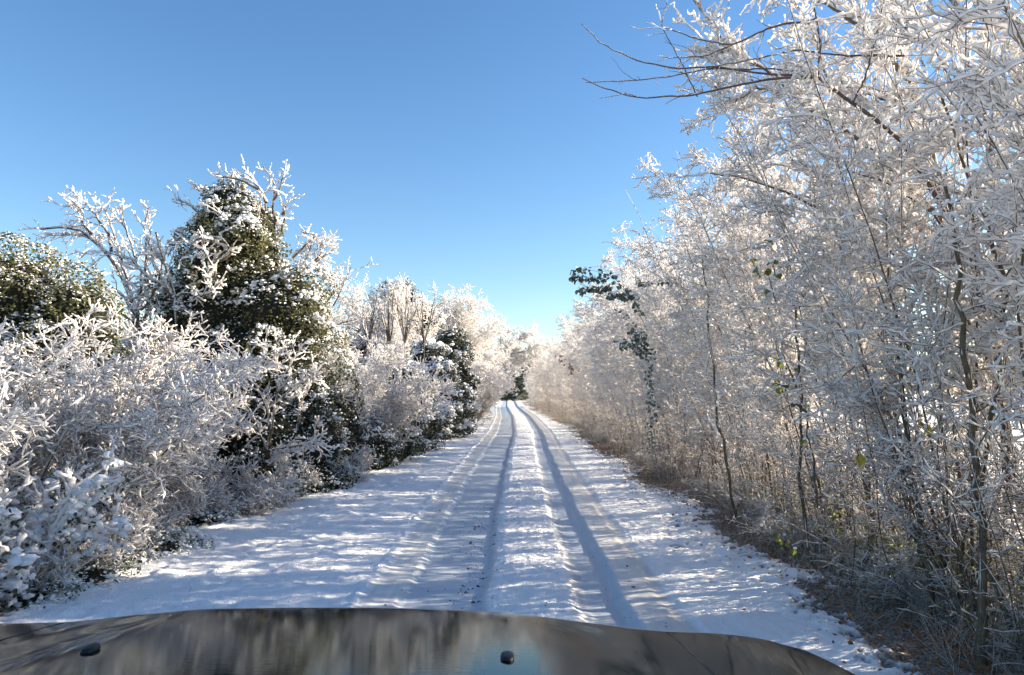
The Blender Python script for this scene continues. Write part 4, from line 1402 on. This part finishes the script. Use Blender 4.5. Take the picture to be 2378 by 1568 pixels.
car = thing('car', 'glossy black car seen over its bonnet, reflecting hedges and sky, parked on the snowy lane', 'car', (CX, 1.4, 0))
off = np.array((-CX, -1.4, 0))
gapL, gapR = -1.30, 0.46
il_, ir_ = np.searchsorted(xe, gapL), np.searchsorted(xe, gapR)
sheet(V[:, il_:ir_] + off).build('bonnet', M_PAINT, car)
for rng_ in ((0, il_ + 1), (ir_ - 1, len(xe))):
    sub = V[:, rng_[0]:rng_[1]].copy()
    # wing turns down into the car side
    last = sub[:, -1] if rng_[0] > 0 else sub[:, 0]
    sgn = 1 if rng_[0] > 0 else -1
    ext = []
    for a_ in np.linspace(0.25, 1.5, 7):
        q = last.copy()
        q[:, 0] += sgn * 0.07 * math.sin(a_)
        q[:, 2] -= 0.09 * (1 - math.cos(a_)) + 0.012 * a_
        ext.append(q)
    for dz in (0.2, 0.45, 0.62):
        q = ext[6].copy()
        q[:, 2] -= dz
        ext.append(q)
    ext = np.stack(ext, 1)
    sub = np.concatenate([sub, ext], 1) if sgn > 0 else np.concatenate([ext[:, ::-1], sub], 1)
    o = sheet(sub + off).build('wing', M_PAINT, car)
for c_ in (il_, ir_ - 1):                     # shut lines between bonnet and wings
    ln = V[:62, c_].copy() + off
    A_ = Acc()
    tubes(A_, ln[None] + np.array((0, 0, -0.0015)), np.full((1, len(ln)), 0.0035), 6)
    A_.build('shut_line', M_RUB, car)
# nose below the bonnet lip
nose = []
for q, (dy, z) in enumerate([(0.0, 0), (0.02, -0.06), (0.03, -0.25), (0.07, -0.3), (0.07, -0.55), (0.0, -0.62)]):
    r_ = V[-1, :].copy()
    r_[:, 1] += dy - 0.004
    r_[:, 2] += z
    nose.append(r_)
sheet(np.stack(nose) + off).build('front_bumper', M_PAINT, car)
for xw in (-1.42, 0.58):
    Wt = Acc()
    for wd, rr_ in ((0.12, 0.36),):
        a_ = np.linspace(0, 2 * math.pi, 33)
        prof = [(-.11, .20), (-.11, .33), (-.08, .36), (.08, .36), (.11, .33), (.11, .20)]
        ring = np.array([[(xw + p_[0], 1.72 + p_[1] * math.cos(b_), 0.33 + p_[1] * math.sin(b_)) for b_ in a_] for p_ in prof])
        Wt = sheet(ring + off)
    wo = Wt.build('wheel', M_TYRE, car)
# washer nozzles
for (u_, v_, Yv) in ((1178, 1530, 1.80), (210, 1512, 1.86)):
    q = P(u_, v_, Yv)
    # drop onto the bonnet along the line of sight
    best = None
    for Yk in np.linspace(1.3, 2.2, 200):
        pk = P(u_, v_, Yk)
        tcol = np.argmin(np.abs(xe - pk[0]))
        zc = np.interp(Yk, V[:70, tcol, 1], V[:70, tcol, 2])
        if pk[2] <= zc:
            best = pk
            break
    if best is None:
        best = q
    B = Acc()
    v = ICO4_V.copy()
    v[:, 2] = np.maximum(v[:, 2], -0.2)
    v = np.sign(v) * np.abs(v) ** 0.75
    B.add(v * np.array((0.015, 0.027, 0.009)) + best + np.array((0, 0, 0.003)) + off, ICO4_F)
    B.build('washer_nozzle', M_RUB, car)
